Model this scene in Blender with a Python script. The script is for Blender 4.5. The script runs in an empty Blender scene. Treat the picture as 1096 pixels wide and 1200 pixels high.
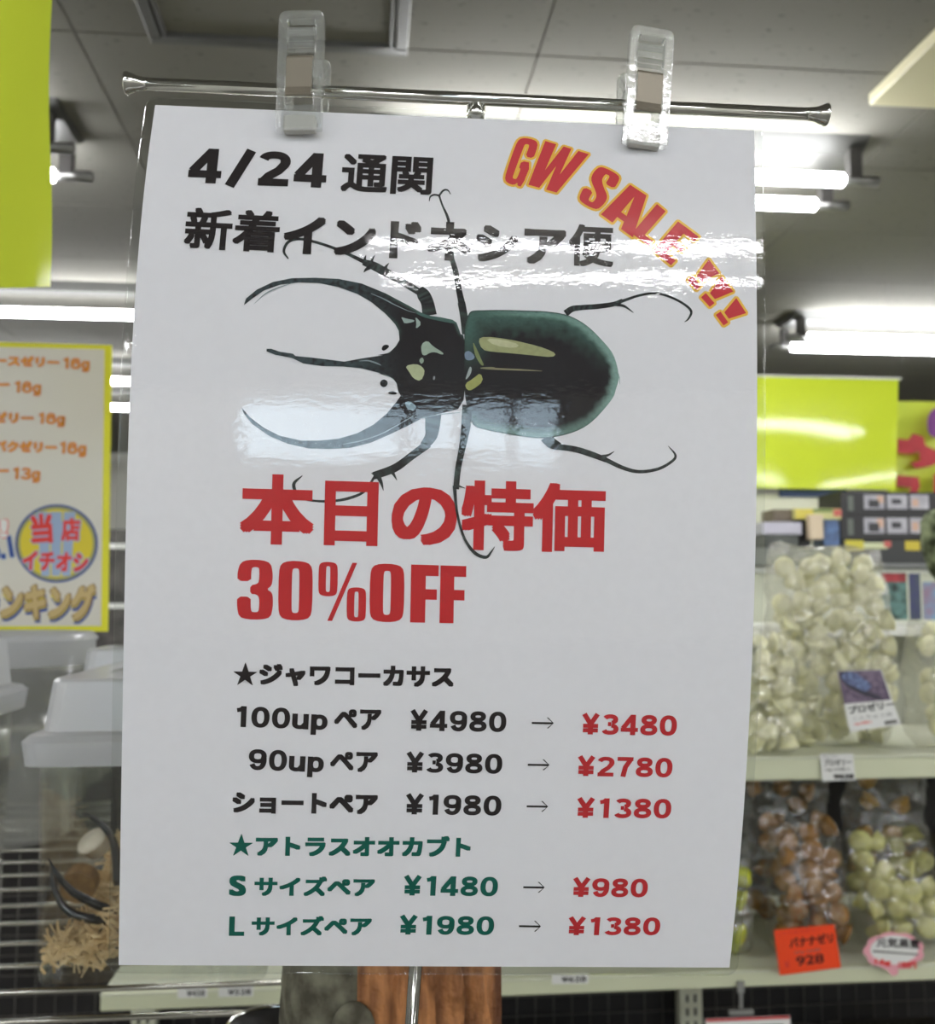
import bpy, bmesh, math, random
import numpy as np
from mathutils import Vector, Matrix, noise as mn
S = bpy.context.scene
COL = S.collection
random.seed(7)
PI = math.pi
# ------------------------------------------------------------------ camera
EYE = 1.5                     # camera height above the floor
F = 1200.0                    # focal length in pixels of a 1096 x 1200 frame
_Y = np.array([430 - 548, -(700 - 600), F]); _Y /= np.linalg.norm(_Y)
_p = math.atan(100 / F)
_Z = np.array([0, math.cos(_p), math.sin(_p)]); _Z -= _Y * (_Z @ _Y); _Z /= np.linalg.norm(_Z)
_X = np.cross(_Y, _Z)
if _X[0] < 0: _X *= -1
RW = np.array([_X, _Y, _Z])   # camera frame (right, up, forward) -> world
cam = bpy.data.cameras.new('camera'); cam_o = bpy.data.objects.new('camera', cam); COL.objects.link(cam_o)
cam.sensor_fit = 'HORIZONTAL'; cam.sensor_width = 36; cam.lens = 36 * F / 1096
cam.clip_start = 0.02; cam.clip_end = 100
r_, u_, f_ = RW @ [1, 0, 0], RW @ [0, 1, 0], RW @ [0, 0, 1]
cam_o.matrix_world = Matrix(((r_[0], u_[0], -f_[0], 0), (r_[1], u_[1], -f_[1], 0), (r_[2], u_[2], -f_[2], EYE), (0, 0, 0, 1)))
cam.dof.use_dof = True; cam.dof.focus_distance = 0.347; cam.dof.aperture_fstop = 21
S.camera = cam_o
# ------------------------------------------------------------------ light and exposure
S.view_settings.view_transform = 'Standard'; S.view_settings.look = 'None'
S.view_settings.gamma = 1; S.view_settings.use_curve_mapping = False
S.view_settings.exposure = 2.17
TUBE = 10.0                   # emission of the fluorescent tubes
wd = bpy.data.worlds.new('daylight'); S.world = wd; wd.use_nodes = True
bg = wd.node_tree.nodes['Background']; bg.inputs[0].default_value = (0.72, 0.85, 1, 1); bg.inputs[1].default_value = 2.2
CEIL = EYE + 1.10
# ------------------------------------------------------------------ helpers
def srgb(c):
    return tuple(((x / 255) / 12.92 if x / 255 <= 0.04045 else ((x / 255 + 0.055) / 1.055) ** 2.4) for x in c)
def ray(px, py):
    return RW @ np.array([(px - 548) / F, -(py - 600) / F, 1.0])
def at(px, py, Y):
    d = ray(px, py); p = d * (Y / d[1]); return Vector((p[0], p[1], p[2] + EYE))
def atz(px, py, h):
    d = ray(px, py); p = d * ((h - EYE) / d[2]); return Vector((p[0], p[1], h))
def incam(px, py, z):
    p = RW @ (np.array([(px - 548) / F, -(py - 600) / F, 1.0]) * z); return np.array([p[0], p[1], p[2] + EYE])
def tag(o, label=None, cat=None, group=None, kind=None):
    if label: o['label'] = label
    if cat: o['category'] = cat
    if group: o['group'] = group
    if kind: o['kind'] = kind
    return o
def empty(name, loc=(0, 0, 0), rot=(0, 0, 0), label=None, cat=None, group=None, kind=None):
    o = bpy.data.objects.new(name, None); COL.objects.link(o); o.location = loc; o.rotation_euler = rot
    o.empty_display_size = 0.02
    return tag(o, label, cat, group, kind)
def link(name, me, m=None, parent=None):
    if m: me.materials.append(m)
    o = bpy.data.objects.new(name, me); COL.objects.link(o)
    if parent: o.parent = parent
    return o
def obj(name, bm, m, parent=None, smooth=False):
    me = bpy.data.meshes.new(name); bm.normal_update(); bm.to_mesh(me); bm.free()
    if smooth:
        for p in me.polygons: p.use_smooth = True
    return link(name, me, m, parent)
def box(bm, c, s, bev=0, rot=None, seg=1):
    r = bmesh.ops.create_cube(bm, size=1)['verts']
    M = Matrix.Translation(c) @ (rot or Matrix.Identity(4)) @ Matrix.Diagonal((s[0], s[1], s[2], 1))
    bmesh.ops.transform(bm, matrix=M, verts=r)
    if bev:
        es = list({e for v in r for e in v.link_edges})
        bmesh.ops.bevel(bm, geom=es, offset=bev, segments=seg, affect='EDGES', profile=0.5)
def boxes(name, lst, m, parent=None, bev=0):
    bm = bmesh.new()
    for c, s in lst: box(bm, c, s, bev)
    return obj(name, bm, m, parent)
def span(name, a, b, m, parent=None, bev=0):
    c = [(a[i] + b[i]) / 2 for i in range(3)]; s = [abs(b[i] - a[i]) for i in range(3)]
    return boxes(name, [(c, s)], m, parent, bev)
def tube(bm, pts, rads, seg=10, cap=True):
    pts = [Vector(p) for p in pts]
    if not hasattr(rads, '__len__'): rads = [rads] * len(pts)
    rings = []; up = None
    for i, p in enumerate(pts):
        t = (pts[min(i + 1, len(pts) - 1)] - pts[max(i - 1, 0)]).normalized()
        if up is None: up = t.orthogonal().normalized()
        up = (up - t * up.dot(t)).normalized(); s = t.cross(up)
        rings.append([bm.verts.new(p + (up * math.cos(2 * PI * k / seg) + s * math.sin(2 * PI * k / seg)) * rads[i]) for k in range(seg)])
    for a, b in zip(rings, rings[1:]):
        for k in range(seg): bm.faces.new((a[k], a[(k + 1) % seg], b[(k + 1) % seg], b[k]))
    if cap: bm.faces.new(rings[0][::-1]); bm.faces.new(rings[-1])
def tubeo(name, pts, r, m, parent=None, seg=12):
    bm = bmesh.new(); tube(bm, pts, r, seg); return obj(name, bm, m, parent, True)
def lathe(bm, prof, seg=32, c=(0, 0, 0)):
    rings = []
    for r, z in prof:
        rings.append([bm.verts.new((c[0] + r * math.cos(2 * PI * k / seg), c[1] + r * math.sin(2 * PI * k / seg), c[2] + z)) for k in range(seg)] if r > 1e-6 else [bm.verts.new((c[0], c[1], c[2] + z))])
    for a, b in zip(rings, rings[1:]):
        for k in range(seg):
            k2 = (k + 1) % seg
            if len(a) == 1 and len(b) == 1: continue
            if len(a) == 1: bm.faces.new((a[0], b[k2], b[k]))
            elif len(b) == 1: bm.faces.new((a[k], a[k2], b[0]))
            else: bm.faces.new((a[k], a[k2], b[k2], b[k]))
def copy_tree(o, parent=None):
    c = o.copy(); COL.objects.link(c)
    if parent: c.parent = parent
    for ch in [x for x in KIDS.get(o.name, [])]: copy_tree(ch, c)
    return c
KIDS = {}
# ------------------------------------------------------------------ materials
def mat(name, color, rough=0.5, metal=0, spec=0.5, var=0, vscale=20, color2=None, bump=0, bscale=60, bdist=0.001, coat=0, trans=0, ior=1.45, emit=0, noisedet=4, sss=0, alpha=1, stretch=None):
    m = bpy.data.materials.new(name); m.use_nodes = True
    nt = m.node_tree; b = nt.nodes['Principled BSDF']; L = nt.links.new
    c = srgb(color) + (1,)
    b.inputs['Base Color'].default_value = c; b.inputs['Roughness'].default_value = rough
    b.inputs['Metallic'].default_value = metal; b.inputs['Specular IOR Level'].default_value = spec
    b.inputs['Coat Weight'].default_value = coat; b.inputs['Transmission Weight'].default_value = trans
    b.inputs['IOR'].default_value = ior; b.inputs['Alpha'].default_value = alpha
    if sss:
        b.inputs['Subsurface Weight'].default_value = sss; b.inputs['Subsurface Radius'].default_value = (.02, .02, .012); b.inputs['Subsurface Scale'].default_value = .5
    if emit:
        b.inputs['Emission Color'].default_value = c; b.inputs['Emission Strength'].default_value = emit
    tc = nt.nodes.new('ShaderNodeTexCoord')
    if var or color2:
        n = nt.nodes.new('ShaderNodeTexNoise'); n.inputs['Scale'].default_value = vscale; n.inputs['Detail'].default_value = noisedet
        mp = nt.nodes.new('ShaderNodeMapping'); mp.inputs['Scale'].default_value = stretch or (1, 1, 1); L(tc.outputs['Object'], mp.inputs['Vector']); L(mp.outputs[0], n.inputs['Vector'])
        r = nt.nodes.new('ShaderNodeValToRGB'); L(n.outputs['Fac'], r.inputs['Fac'])
        r.color_ramp.elements[0].position = 0.35; r.color_ramp.elements[1].position = 0.65
        c2 = srgb(color2) if color2 else tuple(max(0, x * (1 - var)) for x in c[:3])
        r.color_ramp.elements[0].color = tuple(c2) + (1,); r.color_ramp.elements[1].color = c
        L(r.outputs['Color'], b.inputs['Base Color'])
    if bump:
        n2 = nt.nodes.new('ShaderNodeTexNoise'); n2.inputs['Scale'].default_value = bscale; n2.inputs['Detail'].default_value = 3
        L(tc.outputs['Object'], n2.inputs['Vector'])
        bp = nt.nodes.new('ShaderNodeBump'); bp.inputs['Strength'].default_value = bump; bp.inputs['Distance'].default_value = bdist
        L(n2.outputs['Fac'], bp.inputs['Height']); L(bp.outputs['Normal'], b.inputs['Normal'])
    return m
def clear(name, refl=0.06, tint=(255, 255, 255), rough=0.04, milky=0.0, bump=0, bscale=100, bdist=0.001, edge=0.5, bump2=0, bscale2=20, stretch=None, milkc=(230, 232, 235)):
    """thin clear plastic: see-through plus a gloss that grows at grazing angles, optionally milky"""
    m = bpy.data.materials.new(name); m.use_nodes = True; nt = m.node_tree; nt.nodes.clear(); L = nt.links.new
    N = nt.nodes.new
    out = N('ShaderNodeOutputMaterial'); tr = N('ShaderNodeBsdfTransparent'); tr.inputs[0].default_value = srgb(tint) + (1,)
    gl = N('ShaderNodeBsdfGlossy'); gl.inputs['Roughness'].default_value = rough
    lw = N('ShaderNodeLayerWeight'); lw.inputs['Blend'].default_value = 0.35
    mr = N('ShaderNodeMapRange'); mr.inputs['To Min'].default_value = refl; mr.inputs['To Max'].default_value = edge
    L(lw.outputs['Facing'], mr.inputs['Value'])
    pw = N('ShaderNodeMath'); pw.operation = 'POWER'; pw.inputs[1].default_value = 2.5
    L(lw.outputs['Facing'], pw.inputs[0]); L(pw.outputs[0], mr.inputs['Value'])
    mx = N('ShaderNodeMixShader'); L(mr.outputs[0], mx.inputs[0]); L(gl.outputs[0], mx.inputs[2])
    base = tr
    if milky:
        df = N('ShaderNodeBsdfDiffuse'); df.inputs[0].default_value = srgb(milkc) + (1,)
        tl = N('ShaderNodeBsdfTranslucent'); tl.inputs[0].default_value = srgb(milkc) + (1,)
        m0 = N('ShaderNodeMixShader'); m0.inputs[0].default_value = 0.5; L(df.outputs[0], m0.inputs[1]); L(tl.outputs[0], m0.inputs[2])
        m1 = N('ShaderNodeMixShader'); m1.inputs[0].default_value = milky; L(tr.outputs[0], m1.inputs[1]); L(m0.outputs[0], m1.inputs[2]); base = m1
    L(base.outputs[0], mx.inputs[1]); L(mx.outputs[0], out.inputs[0])
    if bump:
        tc = N('ShaderNodeTexCoord'); mp = N('ShaderNodeMapping'); L(tc.outputs['Object'], mp.inputs['Vector'])
        if stretch: mp.inputs['Scale'].default_value = stretch
        n = N('ShaderNodeTexNoise'); n.inputs['Scale'].default_value = bscale; n.inputs['Detail'].default_value = 2; L(mp.outputs[0], n.inputs['Vector'])
        bp = N('ShaderNodeBump'); bp.inputs['Strength'].default_value = bump; bp.inputs['Distance'].default_value = bdist; L(n.outputs['Fac'], bp.inputs['Height'])
        last = bp
        if bump2:
            n3 = N('ShaderNodeTexNoise'); n3.inputs['Scale'].default_value = bscale2; n3.inputs['Detail'].default_value = 1; L(mp.outputs[0], n3.inputs['Vector'])
            b3 = N('ShaderNodeBump'); b3.inputs['Strength'].default_value = 1; b3.inputs['Distance'].default_value = bump2; L(n3.outputs['Fac'], b3.inputs['Height'])
            L(bp.outputs['Normal'], b3.inputs['Normal']); last = b3
        L(last.outputs['Normal'], gl.inputs['Normal'])
    return m
M = dict(
    chrome=mat('chrome', (225, 226, 222), 0.08, 1), wire=mat('wire_chrome', (205, 205, 198), 0.16, 1),
    paper=mat('printed_paper', (231, 229, 234), 0.6, spec=0.2, var=0.02, vscale=300),
    ink=mat('black_ink', (38, 32, 33), 0.6, spec=0.2), red=mat('red_ink', (196, 34, 40), 0.6, spec=0.2), red2=mat('price_red_ink', (190, 44, 50), 0.6, spec=0.2),
    salered=mat('sale_red_ink', (205, 64, 72), 0.6, spec=0.2), saleyel=mat('sale_yellow_ink', (240, 190, 80), 0.6, spec=0.2),
    green=mat('green_ink', (5, 92, 78), 0.6, spec=0.2),
    acrylic=clear('clear_acrylic', 0.13, (252, 253, 252), 0.08, 0.12, 1.0, 260, 0.00012, edge=1.0, milkc=(240, 243, 240)), frost=mat('frosted_pad', (190, 189, 182), 0.35),
    spring=mat('spring_plate', (132, 124, 110), 0.38, 0.35),
    tile=mat('ceiling_board', (128, 126, 119), 0.9, spec=0.1, var=0.04, vscale=3),
    white=mat('white_enamel', (226, 226, 220), 0.4), fixture=mat('fixture_enamel', (68, 68, 65), 0.45),
    alu=mat('aluminium', (132, 132, 130), 0.35, 0.8), dark=mat('dark_plastic', (52, 50, 48), 0.5),
    frameg=mat('hatch_frame_grey', (104, 104, 100), 0.5, 0.3), beige=mat('beige_panel', (208, 202, 168), 0.5),
    wall=mat('wall_paint', (205, 203, 194), 0.8, var=0.05, vscale=2), floor=mat('floor_vinyl', (118, 115, 108), 0.35, var=0.12, vscale=6),
    yel=mat('yellow_vinyl', (198, 210, 62), 0.16, spec=0.6, bump=0.15, bscale=9, bdist=0.01), yel2=mat('yellow_banner_cloth', (200, 216, 58), 0.06, spec=0.28),
    border=mat('yellow_border', (216, 212, 20), 0.4), card=mat('card_beige', (206, 202, 190), 0.32, spec=0.5),
    orange=mat('orange_print', (222, 150, 40), 0.5), ored=mat('orange_outline', (190, 62, 30), 0.5), blue=mat('blue_print', (36, 66, 140), 0.5),
    gold=mat('gold_print', (188, 164, 110), 0.5), brown=mat('brown_print', (128, 100, 44), 0.5), dyel=mat('disc_yellow', (214, 196, 40), 0.5), olive=mat('disc_olive', (150, 148, 96), 0.5), lightblue=mat('light_blue_print', (150, 170, 200), 0.5),
    dred=mat('bright_red_print', (214, 50, 44), 0.5),
    shelf=mat('shelf_enamel', (206, 208, 188), 0.42), rail=mat('price_rail', (205, 208, 178), 0.4), black=mat('black_card', (26, 25, 26), 0.45), tagw=mat('tag_white', (222, 222, 218), 0.5),
    tago=mat('tag_orange', (240, 70, 18), 0.55), pink=mat('tag_pink', (225, 160, 170), 0.55), greyp=mat('grey_print', (110, 108, 104), 0.6),
    box=clear('clear_box', 0.022, (252, 253, 252), 0.05, 0.008, edge=0.6, bump=0.1, bscale=30), lid=clear('frosted_lid', 0.06, (240, 242, 246), 0.2, 0.72, edge=0.4),
    tub=clear('clear_tub', 0.07, (240, 240, 236), 0.08, 0.2, edge=0.6), bag=clear('bag_film', 0.14, (253, 253, 251), 0.09, 0.09, 0.9, 26, 0.02, edge=0.6, bump2=0.008, bscale2=80, milkc=(236, 236, 226)),
    bag2=clear('bag_film_crisp', 0.14, (253, 253, 251), 0.08, 0.04, 0.9, 22, 0.022, edge=0.6, bump2=0.008, bscale2=60),
    film=clear('laminate_film', 0.05, (250, 251, 250), 0.012, 0.0, 1.0, 560, 0.000023, edge=0.35, bump2=0.0002, bscale2=45, stretch=(.6, 1, 1.25)),
    horn=mat('beetle_shell', (20, 18, 18), 0.18, coat=0.5), straw=mat('wood_shavings', (228, 204, 158), 0.85, color2=(198, 166, 116), vscale=60),
    wooddisc=mat('wood_disc', (150, 116, 70), 0.7, color2=(110, 80, 46), vscale=80), jellyclear=mat('jelly_cup_clear', (226, 216, 196), 0.2, trans=0.3),
    bark=mat('bark', (124, 122, 104), 0.9, color2=(72, 68, 56), vscale=70, bump=1, bscale=45, bdist=0.006, noisedet=8),
    split=mat('split_wood', (196, 134, 82), 0.7, color2=(96, 56, 30), vscale=40, stretch=(2.4, 2.4, .5), bump=1, bscale=70, bdist=0.008, noisedet=8),
    jcream=mat('cream_jelly', (226, 224, 188), 0.15, sss=0.3), jbrown=mat('brown_jelly', (150, 112, 66), 0.2, sss=0.2), jpale=mat('pale_yellow_jelly', (206, 204, 138), 0.22, sss=0.3),
    jgreen=mat('green_yellow_jelly', (196, 204, 60), 0.22, sss=0.3), jamber=mat('amber_jelly', (190, 150, 80), 0.22, sss=0.2),
    camo=mat('camouflage_cloth', (150, 160, 122), 0.8, color2=(38, 46, 22), vscale=38, noisedet=1),
)
def holes(m):       # short dark flecks of the ceiling board
    nt = m.node_tree; b = nt.nodes['Principled BSDF']; tc = nt.nodes.new('ShaderNodeTexCoord'); mp = nt.nodes.new('ShaderNodeMapping')
    geo = nt.nodes.new('ShaderNodeNewGeometry')
    mp.inputs['Scale'].default_value = (28, 70, 1); nt.links.new(geo.outputs['Position'], mp.inputs['Vector'])
    n = nt.nodes.new('ShaderNodeTexNoise'); n.inputs['Scale'].default_value = 1.6; n.inputs['Detail'].default_value = 1.5
    nt.links.new(mp.outputs[0], n.inputs['Vector'])
    r = nt.nodes.new('ShaderNodeValToRGB'); r.color_ramp.elements[0].position = 0.25; r.color_ramp.elements[1].position = 0.33
    r.color_ramp.elements[0].color = srgb((98, 96, 89)) + (1,); r.color_ramp.elements[1].color = srgb((128, 126, 119)) + (1,)
    nt.links.new(n.outputs['Fac'], r.inputs['Fac']); nt.links.new(r.outputs['Color'], b.inputs['Base Color'])
holes(M['tile'])
# ------------------------------------------------------------------ the room
X0, X1, Y0, Y1 = -4.0, 5.0, -5.0, 8.0
def wallbox(name, a, b, m): return tag(span(name, a, b, m), kind='structure')
wallbox('floor', (X0 - .1, Y0 - .1, -.1), (X1 + .1, Y1 + .1, 0), M['floor'])
ceil_ = wallbox('ceiling', (X0 - .1, Y0 - .1, CEIL + .012), (X1 + .1, Y1 + .1, CEIL + .1), M['dark'])
wallbox('wall_left', (X0 - .1, Y0, 0), (X0, Y1, CEIL), M['wall']); wallbox('wall_right', (X1, Y0, 0), (X1 + .1, Y1, CEIL), M['wall'])
wallbox('wall_front', (X0, Y1, 0), (X1, Y1 + .1, CEIL), M['wall'])
# wall behind the camera with a shop window
WX0, WX1, WZ0, WZ1 = -1.35, .5, 1.78, 2.5
tag(boxes('wall_back', [(((X0 + WX0) / 2, Y0 - .05, CEIL / 2), (WX0 - X0, .1, CEIL)), (((X1 + WX1) / 2, Y0 - .05, CEIL / 2), (X1 - WX1, .1, CEIL)),
      (((WX0 + WX1) / 2, Y0 - .05, WZ0 / 2), (WX1 - WX0, .1, WZ0)), (((WX0 + WX1) / 2, Y0 - .05, (WZ1 + CEIL) / 2), (WX1 - WX0, .1, CEIL - WZ1))], M['wall']), kind='structure')
w1 = tag(empty('window_1', ((WX0 + WX1) / 2, Y0, WZ0)), kind='structure')
ww, wh = WX1 - WX0, WZ1 - WZ0
boxes('window_frame', [((0, 0, .025), (ww, .06, .05)), ((0, 0, wh - .025), (ww, .06, .05))] + [((k * ww / 4 * .98, 0, wh / 2), (.05, .06, wh)) for k in (-2, .12, .75, 1.4, 2)], M['alu'], w1)
boxes('window_pane', [((0, 0, wh / 2), (ww - .04, .006, wh - .04))], clear('window_glass', .05, (240, 245, 245), .01), w1)
# ceiling boards: 0.914 x 0.457 m, joints as in the picture
tm = None
for i in range(-4, 6):
    for j in range(-1, 14):
        xa = .337 + i * .914; ya = 1.978 + j * .457
        xb, yb = min(xa + .914, X1), min(ya + .457, Y1); xa = max(xa, X0)
        if xb - xa < .1 or yb - ya < .05: continue
        if tm and abs(xb - xa - .914) < 1e-4 and abs(yb - ya - .457) < 1e-4:
            t = bpy.data.objects.new('tile', tm); COL.objects.link(t); t.parent = ceil_
        else:
            bm = bmesh.new(); box(bm, (0, 0, .006), (xb - xa - .003, yb - ya - .003, .012), .0015); t = obj('tile', bm, M['tile'], ceil_)
            if abs(xb - xa - .914) < 1e-4 and abs(yb - ya - .457) < 1e-4: tm = t.data
        t.location = ((xa + xb) / 2, (ya + yb) / 2, CEIL)
slab = span('tile', (X0, Y0, CEIL), (X1, 1.978 - .457 - .003, CEIL + .012), M['tile'], ceil_)
# access hatch in the ceiling
h = empty('ceiling_hatch', (-.18, 1.735, CEIL), label='grey framed square access hatch in the white ceiling above the sign', cat='hatch')
hw = .252
boxes('frame', [((0, hw - .012, -.006), (2 * hw, .024, .012)), ((0, -hw + .012, -.006), (2 * hw, .024, .012)), ((hw - .012, 0, -.006), (.024, 2 * hw - .048, .012)), ((-hw + .012, 0, -.006), (.024, 2 * hw - .048, .012))], M['frameg'], h, .002)
boxes('panel', [((0, 0, -.003), (2 * hw - .056, 2 * hw - .056, .006))], M['tile'], h)
boxes('inner_frame', [((0, hw - .033, -.008), (2 * hw - .05, .006, .016)), ((0, -hw + .033, -.008), (2 * hw - .05, .006, .016)), ((hw - .033, 0, -.008), (.006, 2 * hw - .07, .016)), ((-hw + .033, 0, -.008), (.006, 2 * hw - .07, .016))], M['alu'], h)
# ceiling air conditioner, a corner in view
a = empty('air_conditioner', (1.56, 1.6, CEIL), label='beige square ceiling air conditioner panel at the top right', cat='air conditioner')
boxes('panel', [((0, 0, -.014), (.95, .93, .028))], M['beige'], a, .004)
boxes('louvre', [((0, .38, -.031), (.7, .05, .006))], mat('louvre_beige', (222, 216, 184), .5), a, .002)
boxes('louvre', [((0, -.38, -.031), (.7, .05, .006))], M['beige'], a, .002)
boxes('intake_grille', [((0, -.24 + .06 * k, -.031), (.5, .03, .006)) for k in range(9)], M['beige'], a)
# fluorescent fixtures
glow = mat('fluorescent_glow', (252, 253, 255), .5, emit=TUBE)
TZ = EYE + 1.0
def fixture(x0, x1, y, label, dy=.155, n=2, tz=TZ, group=None):
    cx = (x0 + x1) / 2; Lh = (x1 - x0) / 2
    e = empty('fluorescent_light', (cx, y, CEIL), label=label, cat='ceiling light', group=group)
    bm = bmesh.new(); hw_ = .11 if n == 2 else .06
    vs = [bm.verts.new(p) for s in (-1, 1) for p in ((s * (Lh - .03), -hw_, 0), (s * (Lh - .03), hw_, 0), (s * (Lh - .03), hw_ * .55, -.028), (s * (Lh - .03), -hw_ * .55, -.028))]
    for f in ((0, 1, 2, 3), (7, 6, 5, 4), (0, 4, 5, 1), (1, 5, 6, 2), (2, 6, 7, 3), (3, 7, 4, 0)): bm.faces.new([vs[i] for i in f])
    obj('housing', bm, M['fixture'], e)
    z = tz - CEIL
    for k in ((-.5, .5) if n == 2 else (0,)):
        yy = k * dy
        tubeo('lamp_tube', [(-Lh + .085, yy, z), (-Lh + .09, yy, z), (Lh - .09, yy, z), (Lh - .085, yy, z)], [.012, .0165, .0165, .012], glow, e, 14)
        for s in (-1, 1):
            bm = bmesh.new(); tube(bm, [(s * (Lh - .086), yy, z), (s * Lh, yy, z)], .013, 12); obj('end_cap', bm, M['alu'], e, True)
            boxes('lamp_holder', [((s * (Lh - .06), yy, z / 2 - .012), (.03, .028, -z - .026 - .0))], M['dark'], e)
    return e
fixture(-.03, 1.22, 2.367, 'twin tube ceiling light whose right end shows beside the sign clip')
fixture(-1.91, -.66, 2.367, 'twin tube ceiling light whose end caps peek out beside the yellow vinyl sheet')
fixture(1.6, 2.85, 3.815, 'long twin tube ceiling light above the yellow banner')
fixture(-1.75, -.5, 3.67, 'bright single tube ceiling light between the yellow sheet and the ranking board', n=1)
fixture(-2.2, -.95, 4.82, 'distant single tube ceiling light, the nearer one seen right of the ranking board', n=1)
fixture(-2.4, -1.15, 5.5, 'distant single tube ceiling light, the lower one seen right of the ranking board', n=1)
for k, (x0, y) in enumerate([(-2.9, .92), (1.7, .92), (-.28, -1.45), (-2.6, -1.45), (2.2, -1.45), (2.1, -2.9), (-2.4, -2.9), (2.0, -4.35), (-3.2, -4.35), (3.1, .92), (3.6, -1.45), (3.5, -2.9), (3.4, -4.35), (-3.9, -2.9), (3.2, 2.367), (-3.4, 2.367)]):  # unseen fixtures; the later entries are added for more room light
    fixture(x0, x0 + 1.25, y, 'unseen twin tube ceiling light helping to light the shop', group='ceiling lights outside the picture', dy=.36 if k == 2 else .155)
# ------------------------------------------------------------------ surfaces that carry print
class Plane:
    def __init__(s, o, U, V):    # o origin, U right, V down (unit)
        s.o, s.U, s.V = np.array(o, float), np.array(U, float), np.array(V, float); s.N = np.cross(s.V, s.U)
        s.U /= np.linalg.norm(s.U); s.V -= s.U * (s.V @ s.U); s.V /= np.linalg.norm(s.V); s.N = np.cross(s.V, s.U)
        if s.N @ (np.array([0, 0, EYE]) - s.o) < 0: s.N = -s.N
    def fwd(s, ab, off=0):
        ab = np.asarray(ab, float); return s.o + ab[:, :1] * s.U + ab[:, 1:2] * s.V + s.N * off
    def inv(s, pts):
        out = []
        for x, y in pts:
            d = ray(x, y); c = np.array([0, 0, EYE]); t = ((s.o - c) @ s.N) / (d @ s.N); q = c + d * t - s.o; out.append((q @ s.U, q @ s.V))
        return np.array(out)
class Sheet:                      # the A4 sheet: edges are 3D curves, straight across
    W, H = .210, .297
    def __init__(s, L, R):
        s.c = []
        for E_ in (L, R):
            P = np.array([incam(*p) for p in E_]); y = np.array([p[1] for p in E_], float)
            t = (y - y[0]) / (y[-1] - y[0]); co = [np.polyfit(t, P[:, k], 4) for k in range(3)]
            tt = np.linspace(-.03, 1.03, 400); Q = np.stack([np.polyval(c, tt) for c in co], 1)
            d = np.r_[0, np.cumsum(np.linalg.norm(np.diff(Q, axis=0), axis=1))]
            i0 = np.interp(0, tt, d); i1 = np.interp(1, tt, d); s.len = i1 - i0
            s.c.append(((d - i0) / (i1 - i0), Q))
    def edge(s, k, v): d, Q = s.c[k]; return np.stack([np.interp(v, d, Q[:, i]) for i in range(3)], 1)
    def pos(s, ab):
        ab = np.asarray(ab, float); u = ab[:, :1] / s.W; v = ab[:, 1] / s.H; return s.edge(0, v) * (1 - u) + s.edge(1, v) * u
    def fwd(s, ab, off=0):
        ab = np.asarray(ab, float); p = s.pos(ab)
        if off:
            e = 2e-3; du = s.pos(ab + [e, 0]) - s.pos(ab - [e, 0]); dv = s.pos(ab + [0, e]) - s.pos(ab - [0, e])
            n = np.cross(dv, du); n /= np.linalg.norm(n, axis=1, keepdims=True)
            n *= np.sign(np.sum(n * (np.array([0, 0, EYE]) - p), axis=1, keepdims=True)); p = p + n * off
        return p
    def px(s, ab):
        q = (s.pos(ab) - [0, 0, EYE]) @ RW; return np.stack([548 + F * q[:, 0] / q[:, 2], 600 - F * q[:, 1] / q[:, 2]], 1)
    def inv(s, pts):
        pts = np.asarray(pts, float); ab = np.stack([(pts[:, 0] - 160) / 720 * s.W, (pts[:, 1] - 130) / 1000 * s.H], 1)
        for _ in range(8):
            e = 1e-3; p = s.px(ab); r = pts - p; ju = (s.px(ab + [e, 0]) - p) / e; jv = (s.px(ab + [0, e]) - p) / e
            det = ju[:, 0] * jv[:, 1] - ju[:, 1] * jv[:, 0]
            ab = ab + np.stack([(r[:, 0] * jv[:, 1] - r[:, 1] * jv[:, 0]) / det, (ju[:, 0] * r[:, 1] - ju[:, 1] * r[:, 0]) / det], 1)
        return ab
SH = Sheet([(182, 123, .357), (166, 250, .348), (156.5, 380, .3425), (147.5, 620, .3385), (144, 800, .339), (141, 1000, .3435), (139, 1131, .348)],
           [(884, 153, .3655), (886.5, 280, .356), (887, 400, .351), (885.6, 660, .3475), (880, 800, .348), (868, 1000, .3525), (855, 1134, .357)])
def flat_mesh(verts, faces, step=None, both=False):
    """2D faces -> bmesh cut along a grid so that it can follow a bent sheet"""
    bm = bmesh.new(); vs = [bm.verts.new((x, y, 0)) for x, y in verts]
    for f in faces:
        try: bm.faces.new([vs[i] for i in f])
        except ValueError: pass
    if step:
        a = np.array(verts)
        for ax in ((1, 0) if both else (1,)):
            k = math.floor(a[:, ax].min() / step) + 1
            while k * step < a[:, ax].max():
                no = (1, 0, 0) if ax == 0 else (0, 1, 0); co = tuple(k * step * q for q in no)
                bmesh.ops.bisect_plane(bm, geom=bm.verts[:] + bm.edges[:] + bm.faces[:], plane_co=co, plane_no=no, dist=1e-9); k += 1
    bm.verts.index_update()
    V = np.array([v.co[:2] for v in bm.verts]); Fc = [[v.index for v in f.verts] for f in bm.faces]; bm.free()
    return V, Fc
def emit_print(name, surf, V, Fc, off, m, parent, shifts=((0, 0),), colf=None):
    P = []; FF = []
    for k, (dx, dy) in enumerate(shifts):
        n0 = len(P) * len(V); P.append(surf.fwd(V + [dx, dy], off + k * 1e-6)); FF += [[i + k * len(V) for i in f] for f in Fc]
    P = np.concatenate(P)
    me = bpy.data.meshes.new(name); me.from_pydata(P.tolist(), [], FF)
    if colf:
        ca = me.color_attributes.new('ink', 'FLOAT_COLOR', 'POINT')
        for i, c in enumerate(colf(V)): ca.data[i].color = tuple(c) + (1,)
    return link(name, me, m, parent)
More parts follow.
